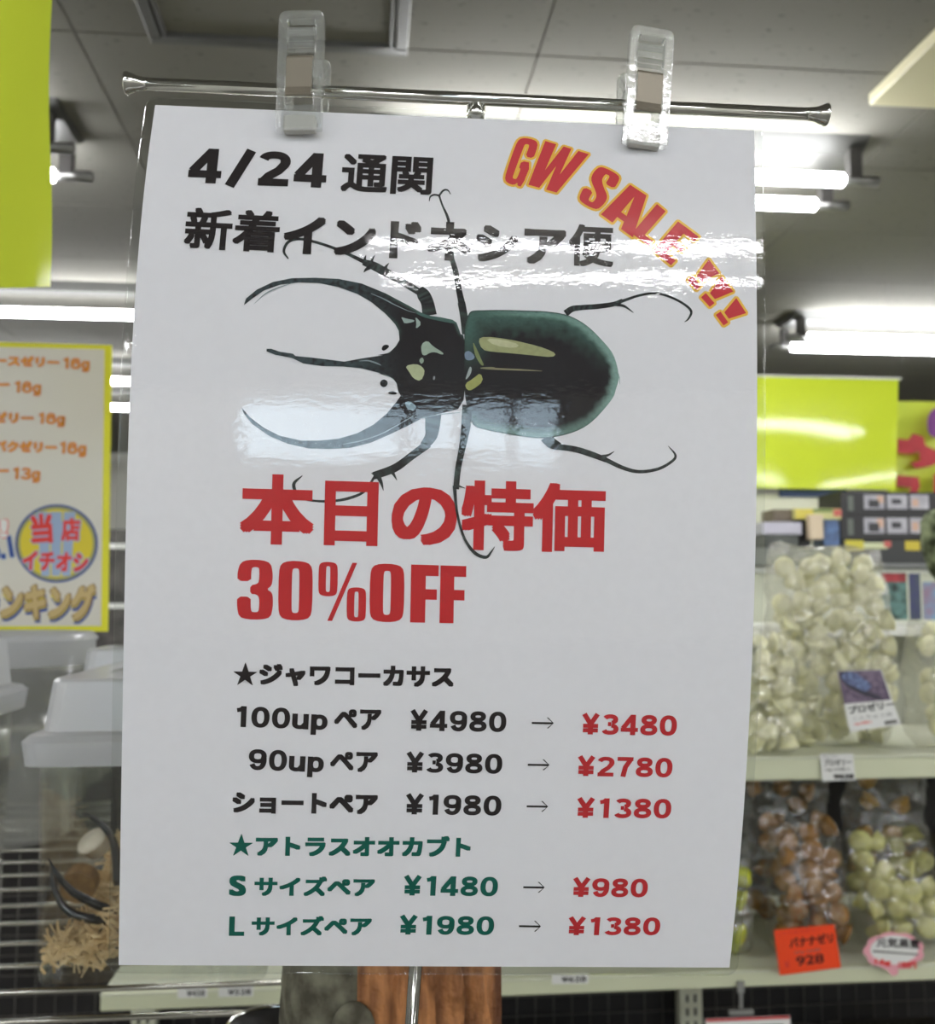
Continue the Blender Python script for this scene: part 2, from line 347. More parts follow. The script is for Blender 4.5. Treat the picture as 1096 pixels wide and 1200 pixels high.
def poly_faces(loops):
    """triangulate outline loops (holes included) with the curve filler"""
    cu = bpy.data.curves.new('fill', 'CURVE'); cu.dimensions = '2D'; cu.fill_mode = 'BOTH'
    for lp in loops:
        sp = cu.splines.new('POLY'); sp.points.add(len(lp) - 1)
        for i, (x, y) in enumerate(lp): sp.points[i].co = (x * 100, y * 100, 0, 1)
        sp.use_cyclic_u = True
    o = bpy.data.objects.new('fill', cu); COL.objects.link(o)
    me = bpy.data.meshes.new_from_object(o.evaluated_get(bpy.context.evaluated_depsgraph_get()))
    V = [(v.co[0] / 100, v.co[1] / 100) for v in me.vertices]; Fc = [list(p.vertices) for p in me.polygons]
    bpy.data.objects.remove(o); bpy.data.curves.remove(cu); bpy.data.meshes.remove(me)
    return V, Fc
def glyphs(s):
    cu = bpy.data.curves.new('txt', 'FONT'); cu.body = s; cu.resolution_u = 4
    o = bpy.data.objects.new('txt', cu); COL.objects.link(o)
    me = bpy.data.meshes.new_from_object(o.evaluated_get(bpy.context.evaluated_depsgraph_get()))
    V = np.array([v.co[:2] for v in me.vertices]); Fc = [list(p.vertices) for p in me.polygons]
    bpy.data.objects.remove(o); bpy.data.curves.remove(cu); bpy.data.meshes.remove(me)
    return V, Fc
SQ = [(0, 0)] + [(a, b) for a in (-1, 0, 1) for b in (-1, 0, 1) if a or b]
CI = [(math.cos(k * PI / 6), math.sin(k * PI / 6)) for k in range(12)]
def text(surf, s, LB, RB, top, m, parent, name='printed_text', dil=.035, vref=None, off=.0002, outline=None, step=None, sq=True):
    """LB, RB: ends of the baseline, top: y of the glyph tops above LB (all in the photo's pixels); fitted on the sheet's own metric"""
    V, Fc = glyphs(s); R_, _ = glyphs(vref) if vref else (V, 0)
    x0, x1 = V[:, 0].min() - dil, V[:, 0].max() + dil; y0, y1 = R_[:, 1].min() - dil, R_[:, 1].max() + dil
    q = surf.inv([LB, RB, (LB[0], top)]); d = q[1] - q[0]; h = np.linalg.norm(q[2] - q[0]); w = np.linalg.norm(d); d = d / w; n = np.array([d[1], -d[0]])
    if n @ (q[2] - q[0]) < 0: n = -n
    sx, sy = w / (x1 - x0), h / (y1 - y0)
    f = lambda P: q[0] + np.outer((P[:, 0] - x0) * sx, d) + np.outer((P[:, 1] - y0) * sy, n)
    W, Fc = flat_mesh(f(V).tolist(), Fc, step)
    sh = [tuple(np.array(a) @ np.array([d * dil * sx, n * dil * sy])) for a in (SQ if sq else [(0, 0)] + CI)] if dil else [(0, 0)]
    o = emit_print(name, surf, W, Fc, off, m, parent, sh)
    if outline:
        mo, r = outline
        sh2 = [(a[0] + c[0] * r, a[1] + c[1] * r) for a in sh[::2] for c in CI[::2]]
        emit_print('letter_outline', surf, W, Fc, off - .00008, mo, o, sh2)
    return o
# heavy extended grotesque numerals drawn as strokes (box 0.8 wide, 1 high)
def arc(cx, cy, rx, ry, a0, a1, n=20, p=.86):
    out = []
    for k in range(n + 1):
        a_ = math.radians(a0 + (a1 - a0) * k / n); c_, s_ = math.cos(a_), math.sin(a_)
        out.append((cx + rx * abs(c_) ** p * (1 if c_ > 0 else -1), cy + ry * abs(s_) ** p * (1 if s_ > 0 else -1)))
    return out
def num_strokes(ch, w):
    h = w / 2; x0, x1, y0, y1 = h, .8 - h, h * .82, 1 - h * .82; cx = .4; rx = (x1 - x0) / 2
    if ch == '0': return [arc(cx, .5, rx, .5 - h * .82, 0, 360, 32)]
    if ch == '8': return [arc(cx, .745, rx * .86, y1 - .745, 0, 360, 24), arc(cx, .275, rx, .275 - y0, 0, 360, 24)]
    if ch in '96':
        S_ = [arc(cx, .665, rx, y1 - .665, 0, 360, 28), arc(cx, .5, rx, .5 - y0, 22, -90, 16) + arc(cx, .5, rx * .96, .5 - y0, -90, -152, 6)]
        return S_ if ch == '9' else [[(.8 - x, 1 - y) for x, y in l] for l in S_]
    if ch == '1': return [[(.44, 0), (.44, 1)], [(.14, .80), (.30, .83), (.42, .93)]]
    if ch == '2': return [arc(cx, .70, rx, y1 - .70, 165, -18, 18) + [(.52, .44), (.28, .27), (.16, .10)], [(.04, h * .8), (.78, h * .8)]]
    if ch == '3': return [arc(cx, .745, rx * .88, y1 - .745, 160, -75, 16), arc(cx, .275, rx, .275 - y0, 80, -165, 20), [(.3, .52), (.45, .52)]]
    if ch == '4': return [[(.56, 0), (.56, 1)], [(.54, .94), (.10, .33)], [(.0, .26), (.8, .26)]]
    if ch == '7': return [[(.03, 1 - h * .8), (.77, 1 - h * .8)], [(.66, .9), (.42, .5), (.32, 0)]]
    if ch == '/': return [[(.12, -.06), (.58, 1.0)]]
    if ch == '¥': return [[(.09, 1), (.4, .5)], [(.71, 1), (.4, .5)], [(.4, .54), (.4, 0)], [(.05, .42), (.75, .42)], [(.05, .2), (.75, .2)]]
    if ch == 'u': return [[(.11, .74), (.11, .3)] + arc(.33, .27, .22, .27 - y0, 180, 270, 8) + [(.44, .11), (.56, .25)], [(.60, .74), (.60, 0)]]
    if ch == 'p': return [[(.12, .74), (.12, -.25)], arc(.37, .37, .24, .37 - y0, 0, 360, 24)]
    if ch == 'g': return [[(.60, .74), (.60, .0)] + arc(.36, -.02, .24, .16, 0, -150, 10), arc(.35, .38, .23, .30, 0, 360, 24)]
    return []
NW = {'1': .74, '/': .72, 'u': .78, 'p': .78, '¥': .86}
def numerals(surf, s_, LB, RB, top, m, parent, w=.24, off=.0002, outline=None, name='printed_number'):
    q = surf.inv([LB, RB, (LB[0], top)]); d = q[1] - q[0]; Wd = np.linalg.norm(d); d = d / Wd; n = q[2] - q[0]; Hh = np.linalg.norm(n); n = np.array([d[1], -d[0]]) * Hh
    if n @ (q[2] - q[0]) < 0: n = -n
    x = 0; parts = []
    for ch in s_:
        for l in num_strokes(ch, w): parts.append([(x + a_, b_) for a_, b_ in l] + [ch])
        x += NW.get(ch, .86) + .045
    xs = [p[0] for l in parts for p in l[:-1]]; tot = x - .045 - (.86 - .8 if s_[-1] not in 'up' else .07); x_0 = {'1': .08, '/': 0}.get(s_[0], 0)
    V = []; Fc = []
    for l in parts:
        ch = l.pop(); P = np.array(l); closed = np.hypot(*(P[0] - P[-1])) < 1e-6
        t = np.gradient(P, axis=0)
        if closed: t[0] = t[-1] = P[1] - P[-2]
        t /= np.linalg.norm(t, axis=1, keepdims=True) + 1e-9; nn = np.stack([-t[:, 1], t[:, 0]], 1)
        ww_ = w * (1 - .18 * np.abs(t[:, :1]) ** 2)
        k0 = len(V); k = len(P); V += (P + nn * ww_ / 2).tolist() + (P - nn * ww_ / 2).tolist(); Fc += [[k0 + i, k0 + i + 1, k0 + k + i + 1, k0 + k + i] for i in range(k - 1)]
    V = np.array(V); sx = Wd / (tot - x_0)
    W_ = q[0] + np.outer((V[:, 0] - x_0) * sx, d) + np.outer(V[:, 1], n)
    o = emit_print(name, surf, W_, Fc, off, m, parent)
    if outline: emit_print('letter_outline', surf, W_, Fc, off - .00008, outline[0], o, [(c[0] * outline[1], c[1] * outline[1]) for c in CI])
    return o
# ------------------------------------------------------------------ the laminated sign
sign = empty('sale_sign', tuple(SH.pos(np.array([[.105, .15]]))[0]), label='laminated white sale sign with a large horned beetle print, clipped to the chrome rod', cat='sign')
bpy.context.view_layer.update()
SI = sign.matrix_world.inverted()
def grid(name, surf, a0, a1, b0, b1, na, nb, off, m, parent, rnd=0):
    A = np.linspace(a0, a1, na); B = np.linspace(b0, b1, nb)
    P = np.array([(x, y) for y in B for x in A])
    if rnd:      # pull the corners in to round them
        for q in P:
            cx = a0 + rnd if q[0] < a0 + rnd else (a1 - rnd if q[0] > a1 - rnd else None); cy = b0 + rnd if q[1] < b0 + rnd else (b1 - rnd if q[1] > b1 - rnd else None)
            if cx is not None and cy is not None:
                v = q - [cx, cy]; l = np.hypot(*v); mx_ = max(abs(v))
                if l > 1e-9: q[:] = [cx, cy] + v / l * mx_
    Q = surf.fwd(P, off); me = bpy.data.meshes.new(name)
    me.from_pydata(Q.tolist(), [], [[j * na + i, j * na + i + 1, (j + 1) * na + i + 1, (j + 1) * na + i] for j in range(nb - 1) for i in range(na - 1)])
    for p in me.polygons: p.use_smooth = True
    return link(name, me, m, parent)
class Off:                        # world-space parts under the sign
    pass
grid('paper', SH, 0, .210, 0, .297, 22, 90, 0, M['paper'], sign)
aa = np.r_[np.linspace(-.0032, .0008, 9)[:-1], np.linspace(.0008, .2092, 30), np.linspace(.2092, .2132, 9)[1:]]
def film():
    a0, a1, b0, b1, r = -.0032, .2128, -.0028, .2998, .004
    A = np.r_[np.linspace(a0, a0 + r, 7)[:-1], np.linspace(a0 + r, a1 - r, 40), np.linspace(a1 - r, a1, 7)[1:]]
    B = np.r_[np.linspace(b0, b0 + r, 7)[:-1], np.linspace(b0 + r, b1 - r, 110), np.linspace(b1 - r, b1, 7)[1:]]
    P = np.array([(x, y) for y in B for x in A])
    for q in P:
        cx = a0 + r if q[0] < a0 + r - 1e-9 else (a1 - r if q[0] > a1 - r + 1e-9 else None); cy = b0 + r if q[1] < b0 + r - 1e-9 else (b1 - r if q[1] > b1 - r + 1e-9 else None)
        if cx is not None and cy is not None:
            v = q - [cx, cy]; l = np.hypot(*v)
            if l > 1e-9: q[:] = [cx, cy] + v / l * max(abs(v))
    na, nb = len(A), len(B); n = na * nb
    # slight waves of the thin film beside the glued paper
    Q1 = SH.fwd(P, .0006); Q2 = SH.fwd(P, -.0003)
    FF = [[j * na + i, j * na + i + 1, (j + 1) * na + i + 1, (j + 1) * na + i] for j in range(nb - 1) for i in range(na - 1)]
    ring = [i for i in range(na)] + [j * na + na - 1 for j in range(1, nb)] + [(nb - 1) * na + i for i in range(na - 2, -1, -1)] + [j * na for j in range(nb - 2, 0, -1)]
    me = bpy.data.meshes.new('laminate_film')
    me.from_pydata(np.concatenate([Q1, Q2]).tolist(), [], FF + [[i + n for i in f[::-1]] for f in FF] + [[ring[k], ring[(k + 1) % len(ring)], ring[(k + 1) % len(ring)] + n, ring[k] + n] for k in range(len(ring))])
    for p in me.polygons: p.use_smooth = True
    return link('laminate_film', me, M['film'], sign)
film()
NU = lambda s, LB, RB, top, m='ink', **k: numerals(SH, s, LB, RB, top, M[m], sign, **k)
T = lambda s, LB, RB, top, m='ink', **k: text(SH, s, LB, RB, top, M[m], sign, **k)
NU('4/24', (219.7, 214), (381.7, 220.6), 173.6, w=.255)
T('通関', (398.8, 225), (505.5, 229.5), 180, dil=.026, step=.005)
T('新着', (214.8, 291.5), (326, 296.5), 243, dil=.026, step=.005)
T('インドネシア', (331, 297.5), (663, 311.5), 252, dil=.042, step=.005)
T('便', (666, 311.5), (718.9, 313.8), 262.5, dil=.026, step=.005)
T('本日の特価', (280.5, 637), (708.5, 648.5), 554.5, 'red', dil=.036, step=.005)
T('★', (273.5, 802.4), (301, 803), 776, dil=.008); T('ジャワコーカサス', (303.7, 803.4), (531.5, 806.5), 777.5, dil=.05)

NU('100up', (275.5, 851.5), (383, 855.5), 827); T('ペア', (391.4, 854.8), (446.6, 855.5), 830.7, dil=.043)
NU('¥4980', (480.5, 856), (593, 857.9), 832); NU('¥3480', (681.6, 860.3), (792.7, 862.2), 836.3, 'red2')
NU('90up', (291, 902), (378.7, 905), 877.4); T('ペア', (386.6, 904.3), (442.4, 905), 880.5, dil=.043)
NU('¥3980', (475.7, 904.8), (588.2, 906.8), 881.4); NU('¥2780', (676.3, 909), (787.4, 911), 886, 'red2')
T('ショートペア', (272, 952.6), (442.4, 954.8), 927.8, dil=.054)
NU('¥1980', (475, 954), (587, 955.8), 930.4); NU('¥1380', (675.5, 958), (786, 959), 935, 'red2')
T('★', (268.7, 1002.3), (296, 1002.6), 976.7, 'green', dil=.008); T('アトラスオオカブト', (299.5, 1002.7), (551.3, 1004), 978, 'green', dil=.05)
T('S', (268.4, 1049.6), (288.2, 1049.8), 1025.5, 'green', dil=.04); T('サイズペア', (298, 1049.6), (439, 1050.2), 1026.4, 'green', dil=.044)
NU('¥1480', (472.6, 1049), (582.9, 1050.2), 1026, 'green'); NU('¥980', (670.5, 1050.6), (758.3, 1051.4), 1028.6, 'red2')
T('L', (268.4, 1096.3), (286.2, 1096.4), 1073.6, 'green', dil=.04); T('サイズペア', (294.7, 1096), (435.3, 1096), 1073, 'green', dil=.044)
NU('¥1980', (467.8, 1094.8), (578.4, 1095.6), 1072.6, 'green'); NU('¥1380', (665.2, 1095.5), (772.9, 1095.7), 1074.6, 'red2')
def shape(loops_px, m, parent, name, off=.0002, step=None, both=False, surf=None, colf=None, outline=None):
    surf = surf or SH; lo = [surf.inv(l).tolist() for l in loops_px]
    V, Fc = poly_faces(lo); V, Fc = flat_mesh(V, Fc, step, both)
    o = emit_print(name, surf, V, Fc, off, m, parent, colf=(lambda V_: colf(V_)) if colf else None)
    if outline: emit_print('letter_outline', surf, V, Fc, off - .00008, outline[0], o, [(c[0] * outline[1], c[1] * outline[1]) for c in CI])
    return o
for xa, xb, y in ((623.4, 649, 847), (618.6, 644, 896), (617.3, 642.4, 944.7), (613.3, 638.4, 1039.4), (608.3, 634, 1085)):
    w = 1.15
    shape([[(xa, y - w), (xb - 2, y - w + .4), (xb - 8, y - 6), (xb - 6.6, y - 6.4), (xb, y + .2), (xb - 6.6, y + 6.6), (xb - 8, y + 6), (xb - 2, y + w + .4), (xa, y + w)]], M['ink'], sign, 'printed_arrow')
IMP = {
 '3': [[(.0,.64),(.38,.64),(.38,.78),(.40,.87),(.5,.88),(.6,.87),(.61,.78),(.61,.68),(.58,.60),(.36,.57),(.36,.43),(.55,.42),(.62,.36),(.62,.22),(.6,.13),(.5,.12),(.4,.13),(.38,.22),(.38,.38),(0,.38),(0,.2),(.06,.04),(.3,0),(.7,0),(.94,.04),(1,.2),(1,.36),(.97,.46),(.82,.51),(.95,.57),(.98,.66),(.98,.8),(.92,.95),(.7,1),(.3,1),(.08,.95),(0,.8)]],
 'S': [[(.96,.66),(.6,.66),(.6,.8),(.58,.87),(.5,.88),(.42,.87),(.4,.8),(.42,.7),(.6,.58),(.9,.45),(1,.34),(1,.18),(.93,.04),(.7,0),(.3,0),(.07,.04),(0,.18),(0,.36),(.38,.36),(.38,.2),(.41,.13),(.5,.12),(.6,.13),(.62,.2),(.6,.3),(.45,.4),(.12,.55),(.02,.66),(.02,.82),(.1,.96),(.3,1),(.7,1),(.9,.96),(.96,.82)]],
 'G': [[(1,.62),(.62,.62),(.62,.8),(.6,.87),(.5,.88),(.41,.87),(.38,.8),(.38,.2),(.4,.13),(.5,.12),(.6,.13),(.62,.22),(.62,.36),(.52,.36),(.52,.52),(1,.52),(1,0),(.76,0),(.72,.07),(.6,.0),(.3,0),(.07,.05),(0,.2),(0,.8),(.07,.95),(.3,1),(.7,1),(.93,.95),(1,.8)]],
 '0': [[(0,.2),(.06,.05),(.3,0),(.7,0),(.94,.05),(1,.2),(1,.8),(.94,.95),(.7,1),(.3,1),(.06,.95),(0,.8)], [(.39,.22),(.41,.13),(.5,.12),(.59,.13),(.61,.22),(.61,.78),(.59,.87),(.5,.88),(.41,.87),(.39,.78)]],
 'W': [[(0,1),(.25,1),(.33,.4),(.42,1),(.6,1),(.67,.4),(.76,1),(1,1),(.82,0),(.58,0),(.5,.55),(.42,0),(.17,0)]],
 'A': [[(0,0),(.36,0),(.39,.18),(.6,.18),(.63,0),(1,0),(.75,1),(.25,1)], [(.41,.33),(.58,.33),(.5,.82)]],
 'L': [[(0,0),(1,0),(1,.17),(.5,.17),(.5,1),(0,1)]],
 'E': [[(0,0),(1,0),(1,.17),(.48,.17),(.48,.42),(.92,.42),(.92,.58),(.48,.58),(.48,.83),(1,.83),(1,1),(0,1)]],
 'F': [[(0,0),(.54,0),(.54,.4),(.95,.4),(.95,.58),(.54,.58),(.54,.81),(1,.81),(1,1),(0,1)]],
 '!': [[(0,1),(1,1),(.72,.32),(.28,.32)]], '.': [[(.12,0),(.88,0),(.88,.22),(.12,.22)]],
 '/': [[(0,0),(.35,0),(1,1),(.65,1)]],
}
IMP['%'] = [[(x * .40, .42 + y * .58) for x, y in l] for l in IMP['0']] + [[(.60 + x * .40, y * .58) for x, y in l] for l in IMP['0']] + [[(.2, 0), (.3, 0), (.8, 1), (.7, 1)]]
def chaikin(l, n=1):
    for _ in range(n): l = [p for a, b in zip(l, l[1:] + l[:1]) for p in ((a[0] * .75 + b[0] * .25, a[1] * .75 + b[1] * .25), (a[0] * .25 + b[0] * .75, a[1] * .25 + b[1] * .75))]
    return l
def impact(ch, BL, BR, TL, TR, m, parent, outline=None, sc=1, org=(0, 0), name='printed_letter', off=.0002):
    q = [np.array([org[0] + p[0] / sc, org[1] + p[1] / sc]) for p in (BL, BR, TL, TR)]
    loops = []
    for l in IMP[ch]:
        if ch in '3SG0%' and len(l) > 5: l = chaikin(l)
        loops.append([tuple((q[0] * (1 - x) + q[1] * x) * (1 - y) + (q[2] * (1 - x) + q[3] * x) * y) for x, y in l])
    if ch == '%':
        o = None
        for k in (loops[:2], loops[2:4], loops[4:]): o = shape(k, m, parent, name, off=off, step=.005, outline=outline)
        return o
    return shape(loops, m, parent, name, off=off, step=.005, outline=outline)
for ch, a, b in (('3', 42, 142), ('0', 157, 252), ('%', 268, 402), ('0', 412, 508), ('F', 526, 603), ('F', 608, 680)):
    f = lambda x: (x - 42) / 638
    impact(ch, (a + 0, 442 + 12 * f(a)), (b, 442 + 12 * f(b)), (a + 3, 275 + 19 * f(a)), (b + 3, 275 + 19 * f(b)), M['red'], sign, sc=2.383, org=(260, 540))
OL = (M['saleyel'], .00085)
for ch, *q in (('G', (150, 255), (218, 272), (206, 92), (284, 108)), ('W', (215, 257), (370, 300), (302, 108), (457, 155)), ('S', (414, 318), (490, 360), (490, 190), (580, 238)),
               ('A', (500, 370), (614, 452), (575, 245), (692, 322)), ('L', (610, 438), (672, 483), (700, 333), (762, 385)), ('E', (686, 500), (750, 552), (775, 395), (850, 450)),
               ('!', (805, 598), (845, 645), (885, 530), (922, 580)), ('!', (852, 660), (893, 705), (930, 590), (972, 645)), ('!', (905, 722), (942, 772), (983, 668), (1018, 722))):
    impact(ch, *q, M['salered'], sign, OL, 3.044, (540, 130))
    if ch == '!': impact('.', *q, M['salered'], sign, OL, 3.044, (540, 130))
# ------------------------------------------------------------------ the printed beetle
vcm = bpy.data.materials.new('beetle_print'); vcm.use_nodes = True
_b = vcm.node_tree.nodes['Principled BSDF']; _b.inputs['Roughness'].default_value = .6; _b.inputs['Specular IOR Level'].default_value = .2
_a = vcm.node_tree.nodes.new('ShaderNodeAttribute'); _a.attribute_name = 'ink'; vcm.node_tree.links.new(_a.outputs['Color'], _b.inputs['Base Color'])
btl = empty('printed_beetle', tuple(SH.pos(np.array([[.105, .1]]))[0])); btl.parent = sign
def cr(o, s): return lambda pts: [(o[0] + p[0] / s, o[1] + p[1] / s) for p in pts]
cA, cB, cC, cD, cE = cr((260, 200), 3.653), cr((530, 200), 3.653), cr((260, 420), 3.653), cr((530, 420), 3.653), cr((420, 340), 6.667)
def smooth_path(pts, n=6):
    P = [np.array(p, float) for p in pts]; P = [2 * P[0] - P[1]] + P + [2 * P[-1] - P[-2]]; out = []
    for i in range(1, len(P) - 2):
        for k in range(n):
            t = k / n; a, b, c, d = P[i - 1:i + 3]
            out.append(.5 * (2 * b + (c - a) * t + (2 * a - 5 * b + 4 * c - d) * t * t + (3 * b - a - 3 * c + d) * t ** 3))
    return out + [P[-2]]
def seg_dist(Q, loop):
    L = np.array(loop); A = L; B = np.roll(L, -1, 0); D = np.full(len(Q), 1e9)
    for a, b in zip(A, B):
        ab = b - a; t = np.clip(((Q - a) @ ab) / max(ab @ ab, 1e-12), 0, 1); D = np.minimum(D, np.linalg.norm(Q - a - t[:, None] * ab, axis=1))
    return D
def nz(Q, s, seed=0): return np.array([mn.noise(Vector((q[0] * s, q[1] * s, seed))) for q in Q])
DK = np.array(srgb((34, 30, 33)))
def lerp(a, b, t): return a + (b - a) * np.clip(t, 0, 1)[:, None]
def legcol(V):
    Q = SH.px(V); t = nz(Q, .35, 3) * .9 + .15
    return lerp(DK[None] * np.ones((len(V), 1)), np.array(srgb((84, 102, 98))), t)
def stroke(pts, w, name, conv, layer=.00012, colf=legcol, n=5, px2=1.0):
    P = smooth_path([tuple(q) + (ww_,) for q, ww_ in zip(conv(pts), w)], n); A = np.array(P)
    d = np.gradient(A[:, :2], axis=0); d /= np.linalg.norm(d, axis=1, keepdims=True) + 1e-9; nn = np.stack([-d[:, 1], d[:, 0]], 1) * np.abs(A[:, 2:3]) / 2 * px2
    L_, R_ = A[:, :2] + nn, A[:, :2] - nn; V = SH.inv(np.concatenate([L_, R_])); k = len(A)
    Fc = [[i, i + 1, k + i + 1, k + i] for i in range(k - 1)]
    return emit_print(name, SH, V, Fc, layer, vcm, btl, colf=colf)
# legs: (crop, path, widths in photo pixels, spikes)
stroke([(285,378),(266,345),(285,306),(330,293),(400,306),(480,332),(550,362),(612,392)], [1.5,3,3.4,3.2,3.2,3.4,3.8,5], 'tarsus', cA)
stroke([(605,392),(650,408),(700,435),(760,468),(845,520)], [7,10,10,9,8], 'leg', cA)
stroke([(845,505),(862,530),(880,565),(890,620)], [9,15,15,17], 'leg', cA)
for a, b in (((640,405),(655,362)), ((700,425),(716,396)), ((632,415),(608,436)), ((615,395),(618,362))): stroke([a, ((a[0]+b[0])/2-4, (a[1]+b[1])/2), b], [5, 3, .6], 'spur', cA)
stroke([(888,132),(893,112),(910,104),(935,108)], [.8,1.8,2.2,2.4], 'claw', cA); stroke([(980,102),(967,84),(948,86),(930,108)], [.8,1.8,2.2,2.4], 'claw', cA)
stroke([(930,106),(945,150),(970,210),(980,290),(990,380)], [2.4,2.2,3.4,3,3.4], 'tarsus', cA)
stroke([(985,378),(1003,440),(1015,510),(1028,570)], [6,6.6,7,8], 'leg', cA); stroke([(1026,565),(1036,620),(1046,700)], [9,9,9.5], 'leg', cA)
stroke([(485,612),(515,592),(560,586),(620,582),(690,572),(730,556)], [8,7,6,6,5.4,4.6], 'leg', cB)
stroke([(725,560),(800,535),(870,525),(930,540),(990,570),(1023,602),(1012,634),(995,648)], [3.6,3,3,2.8,2.8,3,2.2,.8], 'tarsus', cB); stroke([(690,572),(735,580),(776,608)], [4,3,.8], 'spur', cB)
stroke([(905,240),(902,290),(895,335),(865,375)], [19,17,14,10], 'leg', cC); stroke([(885,365),(810,420),(740,470),(650,503)], [10,9,9.5,9], 'leg', cC)
for a, b in (((715,470),(750,522)), ((670,505),(692,566)), ((660,500),(640,492))): stroke([a, ((a[0]+b[0])/2+3, (a[1]+b[1])/2), b], [6, 3.4, .6], 'spur', cC)
stroke([(655,505),(612,568),(550,597),(480,610),(400,610),(335,594),(308,540),(345,502)], [3,3,3.4,3,2.6,2.4,4,.8], 'tarsus', cC)
stroke([(1052,200),(1045,290),(1030,380),(1012,470),(1003,560)], [12,11,8,7,6.6], 'leg', cC, .0003)
stroke([(10,545),(18,640),(35,720),(60,785),(100,835),(145,851),(167,828),(182,806)], [4.4,3,3,3.2,4,3.6,2,.6], 'tarsus', cD, .0003); stroke([(12,540),(55,556)], [2.6, .8], 'spur', cD, .0003)
stroke([(400,335),(425,362),(460,378)], [14,13,9], 'leg', cD); stroke([(450,378),(530,390),(600,412),(660,435)], [7,7,7,6], 'leg', cD)
stroke([(650,430),(730,468),(800,485),(880,474),(938,443),(956,415),(925,375)], [5.4,4.6,4,3.6,3.2,2.8,.6], 'tarsus', cD); stroke([(640,420),(668,414),(694,398)], [3.6,2.6,.6], 'spur', cD)
# wing cases
ely = cB([(52,690),(58,650),(72,612),(90,600),(130,598),(220,597),(330,600),(400,603),(480,615),(540,640),(590,675),(640,725),(685,780),(708,845),(718,920)]) + \
      cD([(716,60),(712,95),(700,135),(690,165),(655,212),(600,270),(540,308),(460,333),(380,342),(300,335),(200,318),(140,305),(90,284),(62,200),(52,100)])
ely = [tuple(p) for p in smooth_path(ely + [ely[0]], 3)][:-1]
def elycol(V):
    Q = SH.px(V); d = seg_dist(Q, ely); n = nz(Q, .12, 1)
    cx, cy = 632, 437; ang = np.arctan2(Q[:, 1] - cy, (Q[:, 0] - cx) * .62)
    C = DK[None] * np.ones((len(V), 1))
    top = np.clip((cy - Q[:, 1]) / 45, 0, 1); bot = np.clip((Q[:, 1] - 480) / 22, 0, 1); rgt = np.clip((Q[:, 0] - 655) / 60, 0, 1)
    C = lerp(C, np.array(srgb((70, 98, 90))), top * np.clip(1.25 - d / (26 + 9 * n), 0, 1))
    C = lerp(C, np.array(srgb((116, 150, 140))), top * np.clip(1.3 - abs(d - 4) / (4 + 2 * n), 0, 1) * np.clip((Q[:, 0] - 560) / 60, 0, 1) * .8)
    C = lerp(C, np.array(srgb((128, 158, 150))), rgt * np.clip(1.5 - d / (8 + 3 * n), 0, 1))
    C = lerp(C, np.array(srgb((110, 138, 130))), bot * np.clip(1.5 - d / 9, 0, 1) * .85)
    C = lerp(C, np.array(srgb((40, 44, 44))), np.clip(1 - d / 1.6, 0, 1) * (1 - rgt))
    return C * (1 + .25 * nz(Q, .5, 5)[:, None])
shape([ely], vcm, btl, 'wing_cases', .00016, .0007, True, colf=elycol)
# head, horns and pronotum
hd = cA([(95,577),(104,548),(150,510),(220,477),(300,461),(400,459),(500,464),(600,484),(700,525),(800,578),(850,606)]) + \
     cE([(540,198),(640,212),(735,232),(768,255),(785,300),(800,345),(820,352),(830,400),(829,500),(828,600),(832,780),(822,860),(780,930),(640,965),(540,985),(470,1005)]) + \
     cC([(855,258),(800,287),(720,325),(640,360),(550,383),(460,388),(370,385),(280,365),(200,330),(130,280),(95,237),(85,210),(120,252),(180,297),(250,332),(340,352),(420,352),(500,344),(580,321),(650,284),(705,238),(745,190),(766,160)]) + \
     cE([(312,790),(300,730),(270,690),(215,662),(160,652)]) + cA([(720,884),(680,868),(600,847),(520,839),(430,837),(350,826),(300,802),(230,789),(192,774),(192,763),(212,763),(250,776),(305,784),(316,794),(380,800),(480,812),(525,818),(600,804),(690,791)]) + \
     cE([(150,508),(240,492),(295,440),(322,390),(316,320),(290,270),(240,215)]) + cA([(700,612),(640,563),(580,528),(500,499),(420,482),(330,479),(250,489),(180,514),(130,549)])
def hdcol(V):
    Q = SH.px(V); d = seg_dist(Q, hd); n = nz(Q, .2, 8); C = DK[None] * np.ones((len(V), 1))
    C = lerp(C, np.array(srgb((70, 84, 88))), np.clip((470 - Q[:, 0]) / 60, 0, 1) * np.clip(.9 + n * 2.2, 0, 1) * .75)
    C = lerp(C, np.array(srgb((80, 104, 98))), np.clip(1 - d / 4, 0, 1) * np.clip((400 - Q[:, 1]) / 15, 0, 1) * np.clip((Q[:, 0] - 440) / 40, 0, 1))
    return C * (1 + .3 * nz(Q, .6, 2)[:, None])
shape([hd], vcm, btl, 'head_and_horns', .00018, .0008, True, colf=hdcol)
flat = {}
def spot(pts, c, conv=cE, name='marking', off=.00024, sm=1):
    if c not in flat: flat[c] = mat('print_tone', c, .6, spec=.2, var=.12, vscale=500)
    l = conv(pts); return shape([chaikin(l, sm)], flat[c], btl, name, off, .003)
spot([(110,722),(140,710),(240,722),(330,742),(400,762),(446,784),(430,800),(350,792),(250,782),(170,776),(128,768)], (164, 166, 122), cB, sm=1)
spot([(140,718),(220,724),(290,745),(270,762),(180,750)], (196, 196, 158), cB, off=.00028)
spot([(128,842),(200,846),(300,850),(412,860),(300,857),(200,854),(130,850)], (150, 142, 112), cB, sm=1)
spot([(830,735),(900,690),(955,645),(978,715),(890,782),(852,784)], (168, 170, 104), sm=1)
spot([(835,700),(855,640),(872,595),(888,610),(880,655),(850,695)], (165, 172, 172), sm=1)
spot([(830,485),(870,474),(912,515),(900,545),(850,552),(832,530)], (130, 146, 168))
